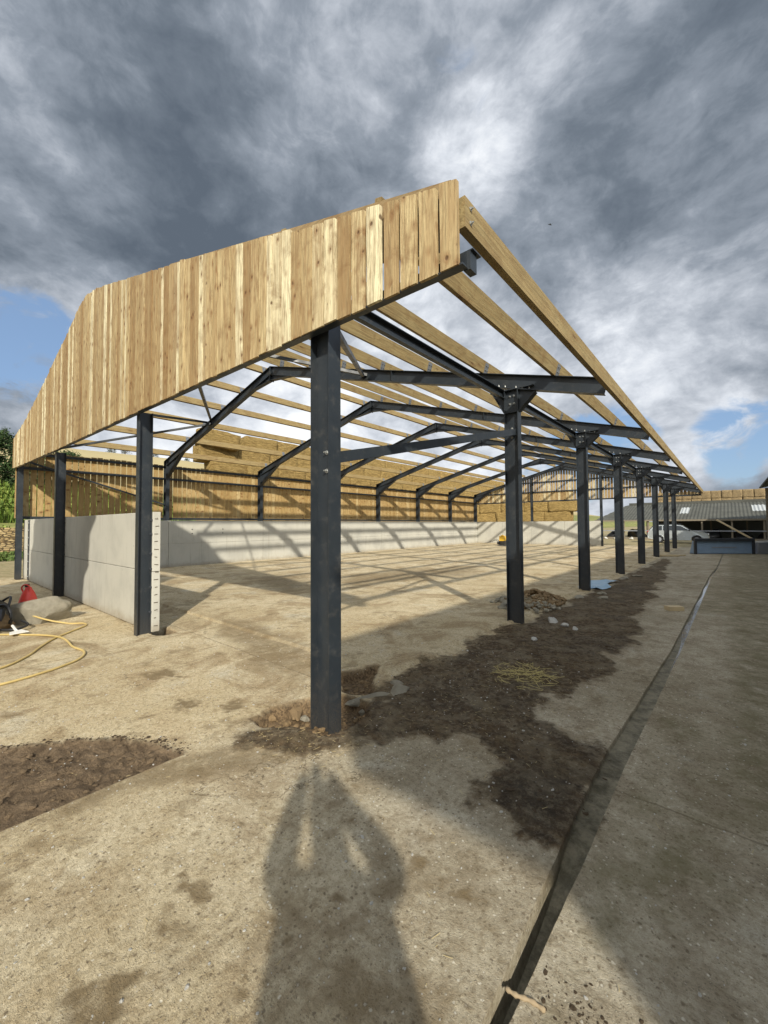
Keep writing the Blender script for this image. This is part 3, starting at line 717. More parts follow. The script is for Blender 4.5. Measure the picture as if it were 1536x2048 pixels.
# eave beam from column head to column head, long brace, roof bracing
for a in range(1, 8):
    ya = Y1(0)+WID if a == 1 else BY[a]+WID*.5; MB().extr([(-.035, -.075), (.035, -.075), (.035, -.065), (-.025, -.065), (-.025, .065), (.035, .065), (.035, .075), (-.035, .075)], (-.27, ya, 4.10), (-.27, BY[a+1]+WID*.5-.005, 4.10)).build('eave_beam', 'steel', barn)
m_ = MB().bar((.03, Y1(0)+WID/2+.03, 2.37), (-.05, BY[2]+.045, 3.40), .012, .105, (0, 0, 1)); m_.bar((.03-.05, Y1(0)+WID/2+.03, 2.32), (-.10, BY[2]+.045, 3.35), .10, .01, (0, 0, 1))
br = m_.build('brace', 'steel', barn)
bolts([(-.12, BY[2]+.03, 3.46), (-.12, BY[2]+.03, 3.30)], (0, -1, 0), .014).build('bolt', 'zinc', br)
for a, b_ in (((.0, Y1(0)+.1, 3.66), (-3.82, BY[2]+.07, 5.33)), ((-7.3, Y1(-7)+.1, 6.1), (-3.70, BY[2]+.07, 5.33)), ((-3.0, .2, 4.3), (-11.43, BY[2]+.07, 5.58)), ((-9.2, .15, 4.7), (-11.5, BY[2]+.07, 5.5)), ((-15.1, .2, 4.2), (-11.43, BY[2]+.07, 5.45))):
    MB().bar(a, b_, .065, .065, (0, 0, 1)).build('brace', 'steel', barn)
# purlins
PX = [.61, -.69, -1.97, -3.27, -4.56, -5.85, -7.18, -8.05, -9.35, -10.6, -11.93, -13.35, -14.8]
PH = .215; PW = .072
for x in PX:
    s_ = 1 if x > APX else -1
    sl = math.atan((EZR-APZ)/(EXR-APX)) if s_ > 0 else math.atan((APZ-EZL)/(APX-EXL))
    nrm = Vector((-math.sin(sl), 0, math.cos(sl)))
    base = Vector((x, 0, ztop(x)+.004))+nrm*PH/2
    pu = None
    pts = [Y1(x)+.03]+[BY[k]+WID/2 for k in (3, 5, 7)]+[BY[8]+.30]
    for k in range(len(pts)-1):
        a, b_ = Vector(base), Vector(base); a.y = pts[k]; b_.y = pts[k+1]-.004
        a.x += random.uniform(-.004, .004)
        pp = MB().bar(a, b_, PW, PH, nrm).build('purlin', 'purlin', barn); pu = pu or pp
    for k in range(2, 9):
        c0 = Vector((x, BY[k]+WID/2, ztop(x)+.006)); sx = Vector((math.cos(sl), 0, math.sin(sl)))
        face = c0+sx*(PW/2+.006)
        cl = MB().bar(face+nrm*.0, face+nrm*.19, .13, .007, sx)
        for dy in (-.035, .035):
            for dz in (.06, .14):
                if k < 5: cl.cyl(face+nrm*dz+Vector((0, dy, 0)), face+nrm*dz+Vector((0, dy, 0))+sx*.022, .012, n=6)
        cl.build('cleat', 'galv', pu)
# outermost eave purlin bolted to the rafter ends
zz0 = (EZR-.258, EZR-.045); ep = None
for a, b_ in ((.085, BY[3]), (BY[3], BY[5]), (BY[5], BY[7]), (BY[7], BY[8]+.3)):
    e_ = MB().box(EXR+.012, EXR+.012+.062, a+.002, b_-.002, zz0[0]+.0, zz0[1]).build('eave_purlin', 'purlin', barn); ep = ep or e_
bolts([(EXR+.0735, .16, EZR-.10), (EXR+.0735, .16, EZR-.20)], (1, 0, 0), .010, .02).build('bolt', 'zinc', ep)

# front gable cladding: (x, z) read off the photograph
BOT = [(-15.6, 3.73), (-14.98, 3.698), (-9.43, 3.60), (-4.27, 3.555), (-1.46, 3.52), (-.05, 3.50), (1.6, 3.478)]
TOP = [(-15.6, 4.66), (-15.02, 4.76), (-13.52, 4.97), (-11.48, 5.44), (-9.34, 6.0), (-8.04, 6.33), (-7.55, 6.47), (-7.2, 6.52), (-6.62, 6.43), (-2.95, 5.385), (-.2, 4.556), (1.31, 4.112), (1.6, 4.03)]
def interp(T, x): return float(np.interp(x, [t[0] for t in T], [t[1] for t in T]))
mb = MB(); x = 1.475; k = 0; cr = random.Random(3)
while x > -15.45:
    w_ = cr.uniform(.136, .148) if x > -.6 else cr.choice([.07, .085, .10, .13, .14]); gap = cr.uniform(.022, .034) if x > .7 else cr.uniform(.010, .020) if x > -.6 else cr.choice([.004, .008, .012, .026])
    xa, xb = x-w_, x
    yf = Y1((xa+xb)/2)-.075-cr.uniform(0, .010); t_ = cr.uniform(.020, .028)
    zb = cr.uniform(-.006, .006); zt = cr.uniform(-.012, .010)
    if x > 1.4: zt += .012
    elif x > -.3: zt -= .025
    tl, tr = interp(TOP, xa)+zt, interp(TOP, xb)+zt
    cc = .008
    tw = cr.uniform(-.003, .003)
    mb.prism([(xa, interp(BOT, xa)+zb), (xb, interp(BOT, xb)+zb), (xb+tw, tr-cc), (xb+tw-cc, tr), (xa+tw+cc, tl), (xa+tw, tl-cc)], 'Y', yf-t_, yf)
    x -= w_+gap; k += 1
fc = mb.build('front_cladding', 'board', barn)
mb = MB(); x = -.30
while x > -15.4:
    w_ = cr.uniform(.136, .148); xa, xb = x-w_, x; yf = Y1((xa+xb)/2)-.020
    mb.prism([(xa, interp(BOT, xa)+.01), (xb, interp(BOT, xb)+.01), (xb, interp(TOP, xb)-.05), (xa, interp(TOP, xa)-.05)], 'Y', yf-.022, yf)
    x -= w_+.012
mb.build('backing_boards', 'board', fc)
# timber verge rail up the right slope just proud of the boards
mb = MB()
for a, b_ in ((1.33, -.22), (-.22, -3.3), (-3.3, -6.9)):
    mb.extr([(-.02, -.0), (.02, -.0), (.02, .2), (-.02, .2)], (a, Y1(a)-.018, interp(TOP, a)-.150+(.0 if a > -.3 else -.05)), (b_, Y1(b_)-.018, interp(TOP, b_)-.150-(.0 if a > -.3 else .05)))
mb.build('verge_rail', 'rail_timber', barn)
# steel rail behind the lower edge of the cladding
mb = MB()
xsr = [1.50, -.03, -.0305-4.4, -10.0, -15.4]
for a, b_ in zip(xsr[:-1], xsr[1:]):
    for h0, d0 in ((.03, 0),):
        za, zb = interp(BOT, a), interp(BOT, b_)
        mb.extr([(-.0, -.0), (.075, -.0), (.075, .012), (.012, .012), (.012, .12), (.0, .12)], (b_, Y1(b_)-.015, zb+.0), (a, Y1(a)-.015, za+.0))
mb.bar((1.492, Y1(1.5)+.03, 3.605), (1.492, Y1(1.5)+.03, 3.475), .05, .09, (0, 1, 0))
mb.bar((1.30, Y1(1.4)+.05, 3.61), (1.535, Y1(1.5)+.05, 3.61), .12, .007, (0, 0, 1))
mb.build('cladding_rail', 'steel', barn)

# left side cladding with its rails
mb = MB(); y = -.02; cr = random.Random(9)
while y < 32.3:
    w_ = cr.uniform(.168, .180)
    xo = cr.uniform(0, .004); mb.box(-15.53-xo, -15.51-xo, y, y+w_, 2.05+cr.uniform(-.01, .02), 4.36+cr.uniform(-.02, .02))
    y += w_+cr.uniform(.016, .032)
mb.build('side_cladding', 'board_y', barn)
for z_ in (2.06, 3.76, 4.26):
    MB().box(-15.505, -15.435, .15, BY[8]+.2, z_-.045, z_+.045).build('side_rail', 'steel', barn)
MB().bar((-15.38, .25, 3.98), (-15.38, BY[2]+.02, 2.66), .06, .06, (1, 0, 0)).build('brace', 'steel', barn)
# far gable
mb = MB(); x = 1.40; cr = random.Random(4)
while x > -15.4:
    w_ = cr.uniform(.155, .175); xa, xb = x-w_, x
    mb.prism([(xa, 3.62), (xb, 3.62), (xb, ztop(xb)+.02), (xa, ztop(xa)+.02)], 'Y', BY[8]+.30, BY[8]+.322)
    x -= w_+cr.uniform(.030, .046)
mb.build('far_cladding', 'board', barn)
for z_, xa, xb in ((3.66, -15.3, 1.4), (4.45, -15.3, -.3), (5.28, -12.2, -3.1)):
    MB().box(xa, xb, BY[8]+.222, BY[8]+.297, z_-.05, z_+.05).build('far_rail', 'steel', barn)
# printed stamp near the end of the second purlin
def text_mesh(s, name, size, mw, mat, parent):
    cu = bpy.data.curves.new(name, 'FONT'); cu.body = s; cu.size = size; cu.extrude = .0006
    to = bpy.data.objects.new(name, cu); COL.objects.link(to); bpy.context.view_layer.update()
    me = bpy.data.meshes.new_from_object(to.evaluated_get(bpy.context.evaluated_depsgraph_get()))
    COL.objects.unlink(to); bpy.data.objects.remove(to)
    me.transform(mw); base = Vector(parent['_base']); me.transform(Matrix.Translation(-base)); me.materials.append(MAT[mat])
    o = bpy.data.objects.new(name, me); COL.objects.link(o); o.parent = parent
    return o
second = [o for o in barn.children if o.name.startswith('purlin')][0]
sl = math.atan((EZR-APZ)/(EXR-APX)); nrm = Vector((-math.sin(sl), 0, math.cos(sl))); sx = Vector((math.cos(sl), 0, math.sin(sl)))
o_ = Vector((PX[0], .42, ztop(PX[0])+.10))+sx*(PW/2+.003)+nrm*.03
mw = Matrix((Vector((0, 1, 0)), nrm, sx)).transposed().to_4x4(); mw.translation = o_
text_mesh('QS', 'stamp', .075, mw, 'ink', second)

# ------------------------------------------------------------------ concrete panel walls
def panel(mbs, x0, x1, y0, y1, z0, z1):
    c = .012
    return MB().box(x0, x1, y0, y1, z0, z1-c).add([], [])
def bevel(o, w=.008):
    md = o.modifiers.new('bevel', 'BEVEL'); md.width = w; md.segments = 2; md.limit_method = 'ANGLE'
wl = thing('concrete_wall', 'low pale concrete panel wall along the left side inside the barn', 'concrete wall', (-15.1, 16, 0))
for k in range(1, 8):
    a, b_ = (Y1(-15)+.32 if k == 1 else BY[k]+WID/2), BY[k+1]+WID/2
    if k == 7: b_ = BY[8]-.02
    if k == 1:
        spl = [a, a+1.9, b_]
    else: spl = [a, b_]
    for j in range(len(spl)-1):
        for z_ in (0, 1):
            o = MB().box(-15.15, -15.03, spl[j]+.006, spl[j+1]-.006, .015+z_*.985, z_*.985+.995).build('panel', 'concrete', wl); bevel(o)
for y_ in (5.7, 7.1):
    for z_ in (1.6, 1.42): MB().cyl((-15.035, y_, z_), (-15.01, y_, z_), .025, n=8).build('bolt', 'dark_metal', wl)
we = thing('concrete_wall', 'pale concrete panel wall closing the far end under the far gable', 'concrete wall', (-10, BY[8], 0))
ex = [-15.02, -13.0, -10.02, -7.4, -4.62]
for a, b_ in ((-15.02, -12.6), (-12.6, -10.02), (-10.02, -7.3), (-7.3, -4.70)):
    for z_ in (0, 1):
        o = MB().box(a+.006, b_-.006, BY[8]-.12, BY[8]-.0, .0+z_*.985, z_*.985+.98).build('panel', 'concrete', we); bevel(o)
wf = thing('concrete_wall', 'pale concrete panel wall between the front gable posts on the left', 'concrete wall', (-10, .25, 0))
def fpanel(xa, xb, z0, z1):
    ya, yb = Y1(xa)+.207, Y1(xb)+.207
    m_ = MB(); vs = [(xa, ya, z0), (xb, yb, z0), (xb, yb+.12, z0), (xa, ya+.12, z0), (xa, ya, z1), (xb, yb, z1), (xb, yb+.12, z1), (xa, ya+.12, z1)]
    m_.add(vs, [(0, 3, 2, 1), (4, 5, 6, 7), (0, 1, 5, 4), (1, 2, 6, 5), (2, 3, 7, 6), (3, 0, 4, 7)])
    o = m_.build('panel', 'concrete', wf); bevel(o); return o
for a, b_ in ((-15.35, -10.03), (-10.02, -4.40)):
    for z0, z1 in ((.02, .995), (1.003, 1.985)): fpanel(a, b_, z0, z1)
# rough cast end of the panels: reinforcement nicks
for k in range(15):
    z_ = .12+k*.125; yb = Y1(-4.4)+.207
    MB().bar((-4.3985, yb+.02+random.random()*.02, z_), (-4.3985, yb+.06+random.random()*.04, z_+random.uniform(-.01, .01)), .008, .010, (0, 0, 1)).build('reinforcement_mark', 'dark_rock', wf)
cp = MB().bar((-14.46, Y1(-14.4)+.2, .04), (-14.46, Y1(-14.4)+.2, 1.97), .24, .012, (0, 1, 0)).build('clamp_plate', 'dark_metal', wf)
for k in range(8): MB().cyl((-14.46, Y1(-14.4)+.193, .14+k*.24+(.0 if k < 4 else .05)), (-14.46, Y1(-14.4)+.172, .14+k*.24+(.0 if k < 4 else .05)), .028, n=8).build('bolt', 'zinc', cp)

# ------------------------------------------------------------------ neighbouring shed that shades the lane (right of the picture)
ns = thing('shed', 'dark neighbouring shed whose eave corner shows high at the right edge', 'shed', (9, 20, 0))
SX, SY0, SY1, SZ = 5.0, -3.8, 47.0, 4.92
nb_ = MB(); RX, RZ = 11.0, 6.4
nb_.prism([(SX, SZ), (RX, RZ), (17, SZ), (17, SZ-.08), (RX, RZ-.08), (SX, SZ-.08)], 'Y', SY0, SY1)
nb_.build('roof', 'asbestos', ns)
nb_ = MB(); nb_.prism([(SX+.02, 3.20), (17, 3.20), (17, SZ-.09), (RX, RZ-.09), (SX+.02, SZ-.09)], 'Y', SY0+.02, SY0+.06)
nb_.build('gable_cladding', 'shed_wall', ns)
MB().box(6.35, 17, SY0+.07, SY0+.13, 0, 3.25).build('front_wall', 'shed_wall', ns)  # unseen panel added to shade the right of the lane
for k in range(11):
    y = -3.6+k*5.0+(1.5 if k == 0 else 0)
    for x_ in (5.25, 16.7): MB().box(x_, x_+.2, y, y+.2, 0, SZ-.1).build('post', 'old_wood', ns)
MB().box(5.3, 5.42, 8, 46, 0, 1.9).build('side_wall', 'shed_wall', ns)
MB().cyl((SX-.06, SY0, SZ-.03), (SX-.06, SY1, SZ-.03), .07, n=10).build('gutter', 'dark_metal', ns)

# ------------------------------------------------------------------ straw bales
def bale_mesh(L, D, H, seed):
    import bmesh
    bm = bmesh.new(); bmesh.ops.create_cube(bm, size=1.0)
    bmesh.ops.subdivide_edges(bm, edges=bm.edges[:], cuts=7, use_grid_fill=True)
    for v_ in bm.verts:
        p = v_.co.copy()
        q_ = Vector((p.x*L, p.y*D, p.z*H))
        r_ = 1
        ax, ay, az = abs(p.x)*2, abs(p.y)*2, abs(p.z)*2
        edge = max(min(ax, ay), min(ay, az), min(ax, az))
        if edge > .95: q_ *= .965
        n_ = mnoise.noise_vector(q_*1.8+Vector((seed*5, seed, 0)))*.045+mnoise.noise_vector(q_*6+Vector((seed, 0, seed)))*.02
        v_.co = q_+n_
    me = bpy.data.meshes.new('straw_bale'); bm.to_mesh(me); bm.free(); me.materials.append(MAT['straw' if L > 1.5 else 'old_straw'])
    me.polygons.foreach_set('use_smooth', [True]*len(me.polygons)); return me
BM = [bale_mesh(2.56, 1.25, 1.06, s_) for s_ in range(4)]
BE = [bale_mesh(1.0, 2.3, .98, s_+9) for s_ in range(3)]
br_ = random.Random(12)
def bale(me, loc, rz, label, group):
    o = bpy.data.objects.new('straw_bale', me); COL.objects.link(o)
    o.location = (loc[0]+br_.uniform(-.03, .03), loc[1]+br_.uniform(-.03, .03), loc[2]); o.rotation_euler = (0, 0, rz+br_.uniform(-.02, .02)+(math.pi if br_.random() < .5 else 0))
    tag(o, label, 'straw bale', group); return o
for lay in range(8):
    z_ = .5+lay*.985
    for k in range(18):
        y_ = 10.75+k*2.46+(.6 if lay % 2 else 0)
        if lay == 7 and k == 0: continue
        bale(BM[(k+lay*3) % 4], (-22.6+(-.25 if lay > 5 else 0)+.04*math.sin(k*1.7+lay), y_, z_), math.pi/2, 'golden straw bale in the long high stack behind the left side of the barn', 'bales in the long stack behind the barn')
o = bale(BM[1], (-22.4, 10.6, 7.30), math.pi/2-.12, 'slumped straw bale on the near top corner of the long stack', 'bales in the long stack behind the barn'); o.rotation_euler.x = .0; o.rotation_euler.y = .10
for lay in range(5):
    for k in range(4):
        bale(BM[(k*2+lay) % 4], (-17.2+k*2.45+(.5 if lay % 2 else 0), 38.6, .5+lay*.985), 0, 'straw bale in the stack seen under the far gable cladding', 'bales under the far gable')
for lay in range(6):
    for k in range(14):
        bale(BE[(k+lay) % 3], (-4.2+k*.97, 62.5, .47+lay*.95), 0, 'brownish straw bale in the row above the old grey roof', 'bales above the old shed roof')
# unseen shade caster added just left of the frame, shaped as a bale heap
for lay in range(6):
    for k in range(2):
        bale(BM[(k+lay) % 4], (-7.9+k*2.42+max(0, lay-3)*.42, -3.7, .5+lay*.985), 0, 'straw bale in the unseen heap added left of the barn front to cast shade', 'unseen bales added to cast shade')

# ------------------------------------------------------------------ old shed with grey roof
os_ = thing('shed', 'long low old shed with grey corrugated roof and white rooflights in the background', 'shed', (0, 54, 0))
mb = MB(); nseg = 420; xs_ = np.linspace(-9.2, 16, nseg)
y0, y1, z0, z1 = 49.6, 58.0, 2.12, 4.08
hip = 1.9
vs = []
for x in xs_:
    dz = .03*math.sin(x*2*math.pi/.30)
    f_ = min(1, max(0.02, (x+9.2)/hip))
    vs += [(x, y0, z0+dz), (x, y0+(y1-y0)*f_, z0+(z1-z0)*f_+dz)]
mb.add(vs, [(2*i, 2*i+2, 2*i+3, 2*i+1) for i in range(nseg-1)])
mb.add([(v_[0], v_[1]+.0, v_[2]-.05) for v_ in vs], [(2*i, 2*i+1, 2*i+3, 2*i+2) for i in range(nseg-1)])
rf = mb.build('roof', 'asbestos', os_, smooth=True)
mb = MB(); mb.box(-7.0, 16, 57.9, 58.4, 4.05, 4.35); mb.build('ridge_vent', 'asbestos', rf)
for xa, xb, f0, f1 in ((-1.35, -.55, .35, .72), (4.6, 5.7, .42, .78)):
    mb = MB(); xr = np.linspace(xa, xb, 26); vs = []
    for x in xr:
        dz = .03*math.sin(x*2*math.pi/.30)+.02
        vs += [(x, y0+(y1-y0)*f0, z0+(z1-z0)*f0+dz), (x, y0+(y1-y0)*f1, z0+(z1-z0)*f1+dz)]
    mb.add(vs, [(2*i, 2*i+2, 2*i+3, 2*i+1) for i in range(25)]); mb.build('rooflight', 'rooflight', rf)
MB().box(-9.2, 16, 49.52, 49.6, 1.98, 2.14).build('fascia', 'old_wood', os_)
for x in np.arange(-8.6, 16, 2.3): MB().box(x, x+.14, 49.65, 49.8, 0, 2.0).build('post', 'old_wood', os_)
for x in np.arange(-7.5, 16, 2.9): MB().box(x, x+.14, 53.6, 53.75, 0, 2.9).build('post', 'old_wood', os_)
MB().bar((-9, 49.5, .95), (16, 49.5, .98), .06, .09, (0, 0, 1)).build('rail', 'grey_paint', os_)
MB().bar((-9, 49.5, .12), (16, 49.5, .12), .2, .24, (0, 0, 1)).build('kerb', 'old_wood', os_)
MB().box(-4.0, 16, 57.6, 57.7, 0, 3.9).build('back_wall', 'shed_wall', os_)
pr = random.Random(5)
sb = MB().rock((0, 0, .45), .95, .75, .62, 3, .8, 3, .12)
sb0 = sb.build('silage_bale', 'black_plastic', None, True, loc=(0, 0, 0)); sb0.location = (-7.4, 51.4, 0)
tag(sb0, 'black wrapped silage bale lying under the old grey shed', 'silage bale', 'black bales under the old shed')
for x in (-5.3, -3.2, -1.0, 1.6, 3.6, 5.6, 7.7):
    c_ = sb0.copy(); COL.objects.link(c_); c_.location = (x, 51.4+pr.uniform(-.3, .3), 0); c_.scale = (1.05, 1, pr.uniform(.9, 1.15)); c_.rotation_euler.z = pr.uniform(0, 3)
# small pale feed blocks along the rail
for x in (-7.9, -7.0, -5.4, -4.7):
    tag(MB().rock((x, 48.9, .10), .22, .16, .16, x, .5, 2).build('limestone_block', 'white_rock'), 'small white block on the ground in front of the old shed rail', 'stone', 'white blocks by the old shed')

# leaning pole
tag(MB().bar((1.9, 45.5, 2.05), (4.55, 44.2, .15), .10, .12, (0, 0, 1)).build('timber_pole', 'pale_wood'), 'pale timber plank leaning diagonally behind the blue bucket', 'timber')

# ------------------------------------------------------------------ silver car
def make_car(loc, rz):
    car = thing('car', 'silver estate car parked side on beyond the far barn columns', 'car', loc)
    car['_base'] = (0, 0, 0)
    prof = [(-2.15, .42), (-2.2, .62), (-2.16, .98), (-2.05, 1.12), (-1.78, 1.50), (-1.55, 1.60), (-.2, 1.64), (.35, 1.56), (1.02, 1.10), (1.75, .98), (2.12, .84), (2.22, .60), (2.18, .36), (1.85, .30), (1.72, .30), (1.70, .52), (1.55, .68), (1.35, .73), (1.15, .68), (1.0, .52), (.98, .28), (-.98, .28), (-1.0, .52), (-1.15, .68), (-1.35, .73), (-1.55, .68), (-1.7, .52), (-1.72, .32)]
    mb = MB(); n = len(prof)
    ring = lambda y, k: [(x, y*(1-.16*max(0, (z-1.0))/.64*1.0), z if k == 0 else z) for x, z in prof]
    L = [ring(-.86, 0), ring(-.90, 0), ring(.90, 0), ring(.86, 0)]
    ins = lambda R_, s_: [(x*s_, y, .95+(z-.95)*s_) for x, y, z in R_]
    L[0] = ins(L[0], .975); L[3] = ins(L[3], .975)
    vs = sum(L, []); fs = []
    for a in range(3):
        for i in range(n): fs.append((a*n+i, a*n+(i+1) % n, (a+1)*n+(i+1) % n, (a+1)*n+i))
    fs += [tuple(range(n-1, -1, -1)), tuple(range(3*n, 4*n))]
    mb.add(vs, fs); mb.build('body', 'silver', car)
    for s_ in (-1, 1):
        for poly in ([(-1.85, 1.14), (-1.62, 1.48), (-1.1, 1.53), (-1.1, 1.13)], [(-1.02, 1.13), (-1.02, 1.54), (-.2, 1.55), (-.2, 1.12)], [(-.12, 1.12), (-.12, 1.55), (.28, 1.50), (.85, 1.12)]):
            mb = MB(); mb.add([(x, s_*(.872-.16*.9*max(0, z-1.0)/.64+.012), z) for x, z in poly], [tuple(range(4))]); mb.build('window', 'glass', car)
    mb = MB(); mb.add([(.42, -.70, 1.54), (1.0, -.80, 1.14), (1.0, .80, 1.14), (.42, .70, 1.54)], [(0, 1, 2, 3)]); o = mb.build('windscreen', 'glass', car); o.location = (.015, 0, .015)
    mb = MB(); mb.add([(-1.84, -.7, 1.49), (-2.09, -.78, 1.14), (-2.09, .78, 1.14), (-1.84, .7, 1.49)], [(0, 1, 2, 3)]); o = mb.build('rear_window', 'glass', car); o.location = (-.015, 0, .01)
    for x in (-1.35, 1.35):
        for s_ in (-1, 1):
            w_ = MB().cyl((x, s_*.70, .33), (x, s_*.915, .33), .33, n=24).build('wheel', 'rubber', car)
            MB().cyl((x, s_*.90, .33), (x, s_*.925, .33), .20, n=12).build('rim', 'grey_paint', w_)
    for s_ in (-1, 1):
        MB().box(-2.21, -2.08, s_*.72-.12, s_*.72+.12, .86, 1.08).build('tail_lamp', 'red_lamp', car)
        MB().box(2.02, 2.18, s_*.66-.16, s_*.66+.16, .70, .84).build('headlight', 'white', car)
        MB().box(.80, .92, s_*.98-.09, s_*.98+.09, 1.10, 1.24).build('wing_mirror', 'dark_metal', car)
        MB().box(-1.7, .25, s_*.62-.015, s_*.62+.015, 1.655, 1.69).build('roof_rail', 'dark_metal', car)
    car.location = loc; car.rotation_euler.z = rz; return car
make_car((-.75, 42.3, 0), R(2))

# ------------------------------------------------------------------ blue loader bucket, grey trough, yellow plate compactor
bk = thing('loader_bucket', 'faded blue steel loader bucket standing on the lane near the car', 'bucket', (2.5, 27.4, 0))
axd = Vector((2.49, 1.82, 0)).normalized(); nd = Vector((-axd.y, axd.x, 0))
def bpt(u, v_, z_): return Vector((1.27, 26.6, 0))+axd*u+nd*v_+Vector((0, 0, z_))
LB = 3.08
mb = MB(); mb.add([bpt(u, v_, z_) for u in (0, LB) for v_, z_ in ((0, .03), (0, .72), (.05, .72), (.05, .08), (.45, .03), (.45, .0))], [(0, 1, 7, 6), (1, 2, 8, 7), (2, 3, 9, 8), (3, 4, 10, 9), (4, 5, 11, 10), (5, 0, 6, 11)])
for u in (0, LB-.03):
    mb.add([bpt(u+d_, v_, z_) for d_ in (0, .03) for v_, z_ in ((0, .03), (0, .72), (.2, .74), (.45, .03))], [(0, 1, 2, 3), (4, 7, 6, 5), (0, 4, 5, 1), (1, 5, 6, 2), (2, 6, 7, 3), (3, 7, 4, 0)])
mb.build('shell', 'blue_paint', bk)
mb = MB(); mb.bar(bpt(-.05, -.03, .80), bpt(LB+.05, -.03, .80), .14, .18, (0, 0, 1)); mb.build('top_bar', 'dark_metal', bk)
for u in (.0, LB): mb = MB(); mb.bar(bpt(u, -.04, .0), bpt(u, -.04, .86), .12, .10, tuple(nd)); mb.build('side_bracket', 'dark_metal', bk)
mb = MB(); mb.bar(bpt(.9, -.01, .38), bpt(2.2, -.01, .38), .02, .05, (0, 0, 1)); mb.build('stripe', 'grey_paint', bk)
def bpt2(u, v_, z_): return bpt(u, v_, z_)
tr_ = thing('feed_trough', 'pale grey metal trough beside the blue bucket at the right edge', 'trough', tuple(bpt(LB+1.1, .3, 0)))
mb = MB(); a0 = LB+.25
mb.add([bpt(u, v_, z_) for u in (a0, a0+2.2) for v_, z_ in ((0, .0), (-.08, .62), (-.02, .62), (.05, .06), (.65, .06), (.72, .62), (.78, .62), (.70, .0))], [(0, 1, 9, 8), (1, 2, 10, 9), (2, 3, 11, 10), (3, 4, 12, 11), (4, 5, 13, 12), (5, 6, 14, 13), (6, 7, 15, 14), (7, 0, 8, 15), (0, 7, 6, 5, 4, 3, 2, 1), (8, 9, 10, 11, 12, 13, 14, 15)])
mb.build('tub', 'grey_paint', tr_)
mb = MB(); mb.bar(bpt(a0-.2, -.05, .70), bpt(a0+2.2, .3, .78), .12, .04, (0, 0, 1)); mb.bar(bpt(a0, .3, .66), bpt(a0+2.3, -.05, .70), .10, .04, (0, 0, 1)); mb.build('lid_bar', 'white', tr_)

pc = thing('plate_compactor', 'small yellow and black plate compactor far inside the barn', 'compactor', (-11.0, 28.4, 0))
MB().box(-11.35, -10.7, 28.2, 28.75, .02, .08).build('plate', 'dark_metal', pc)
MB().box(-11.22, -10.82, 28.28, 28.66, .42, .80).rock((-11.0, 28.47, .80), .22, .2, .12, 2, .3).build('engine_cover', 'yellow_paint', pc)
MB().box(-11.26, -10.78, 28.3, 28.64, .1, .42).cyl((-11.3, 28.3, .25), (-11.3, 28.65, .25), .13, n=14).build('engine', 'black_plastic', pc)
MB().tube(smooth_path([(-11.25, 28.3, .3), (-11.6, 28.25, .5), (-12.0, 28.2, .35), (-12.0, 28.7, .35), (-11.6, 28.65, .5), (-11.25, 28.6, .3)], 5), .018, 6).build('handle', 'dark_metal', pc)

# ------------------------------------------------------------------ left corner: jerry can, boulders, hose, disc cutter
can = thing('jerry_can', 'bright red plastic water bottle standing behind the boulder', 'jerry can', (-7.62, -.62, 0))
cx, cy, cz = -7.95, -.72, .34
lath = [(.0, .0), (.145, .0), (.16, .02), (.165, .10), (.155, .20), (.12, .33), (.085, .42), (.055, .46), (.05, .50), (.0, .50)]
mb = MB(); n = 20; vs = []
for r_, z_ in lath[1:-1]:
    vs += [(cx+math.cos(2*math.pi*i/n)*r_*1.0, cy+math.sin(2*math.pi*i/n)*r_, cz-.3+z_) for i in range(n)]
L = len(lath)-2; fs = [(a*n+i, a*n+(i+1) % n, (a+1)*n+(i+1) % n, (a+1)*n+i) for a in range(L-1) for i in range(n)]
fs += [tuple(range(n-1, -1, -1)), tuple((L-1)*n+i for i in range(n))]
mb.add(vs, fs); mb.build('bottle', 'red_plastic', can, True)
MB().cyl((cx-.02, cy-.02, cz+.20), (cx-.02, cy-.02, cz+.26), .038, n=12).build('cap', 'black_plastic', can)
MB().tube(smooth_path([(cx-.07, cy-.07, cz+.10), (cx-.10, cy-.09, cz+.19), (cx-.02, cy-.05, cz+.25), (cx+.07, cy, cz+.22), (cx+.08, cy, cz+.12)], 6), .014, 8).build('handle', 'red_plastic', can)
tag(MB().rock((-6.92, -.74, .14), .52, .30, .34, 3.3, .5, 4, .17).build('boulder', 'rock', None), 'large pale angular boulder with the red bottle behind it', 'boulder')
tag(MB().rock((-6.75, -1.28, .07), .20, .20, .20, 8.1, .4, 3, .3).build('boulder', 'brown_rock', None), 'brown rounded stone under the black disc cutter', 'boulder')
tag(MB().rock((-7.05, -1.62, .08), .30, .22, .24, 2.6, .4, 3, .3).build('boulder', 'rock', None), 'grey stone at the left edge below the black disc cutter', 'boulder')
def gpt(x, y, h): return (x, y, max(ground_z(x, y), -.02)+h)
hz = .016
h1 = [(-7.35, -1.10, .30), (-7.0, -1.0, .24), (-6.55, -.70, .10), (-6.25, -.42, hz), (-6.05, -.25, hz), (-5.83, -.25, hz), (-5.60, -.45, hz), (-5.25, -.78, hz), (-4.85, -1.02, hz), (-4.45, -1.22, hz), (-4.1, -1.50, hz), (-3.95, -1.9, hz), (-4.0, -2.6, hz)]
h2 = [(-8.0, -2.5, hz), (-7.1, -1.90, hz), (-6.3, -1.40, hz), (-5.85, -1.06, hz), (-5.40, -.80, hz+.01), (-4.95, -.72, hz+.022), (-4.5, -.72, hz), (-4.10, -.68, hz), (-3.78, -.78, hz), (-3.56, -1.02, hz), (-3.42, -1.32, hz), (-3.34, -1.65, hz), (-3.3, -2.3, hz)]
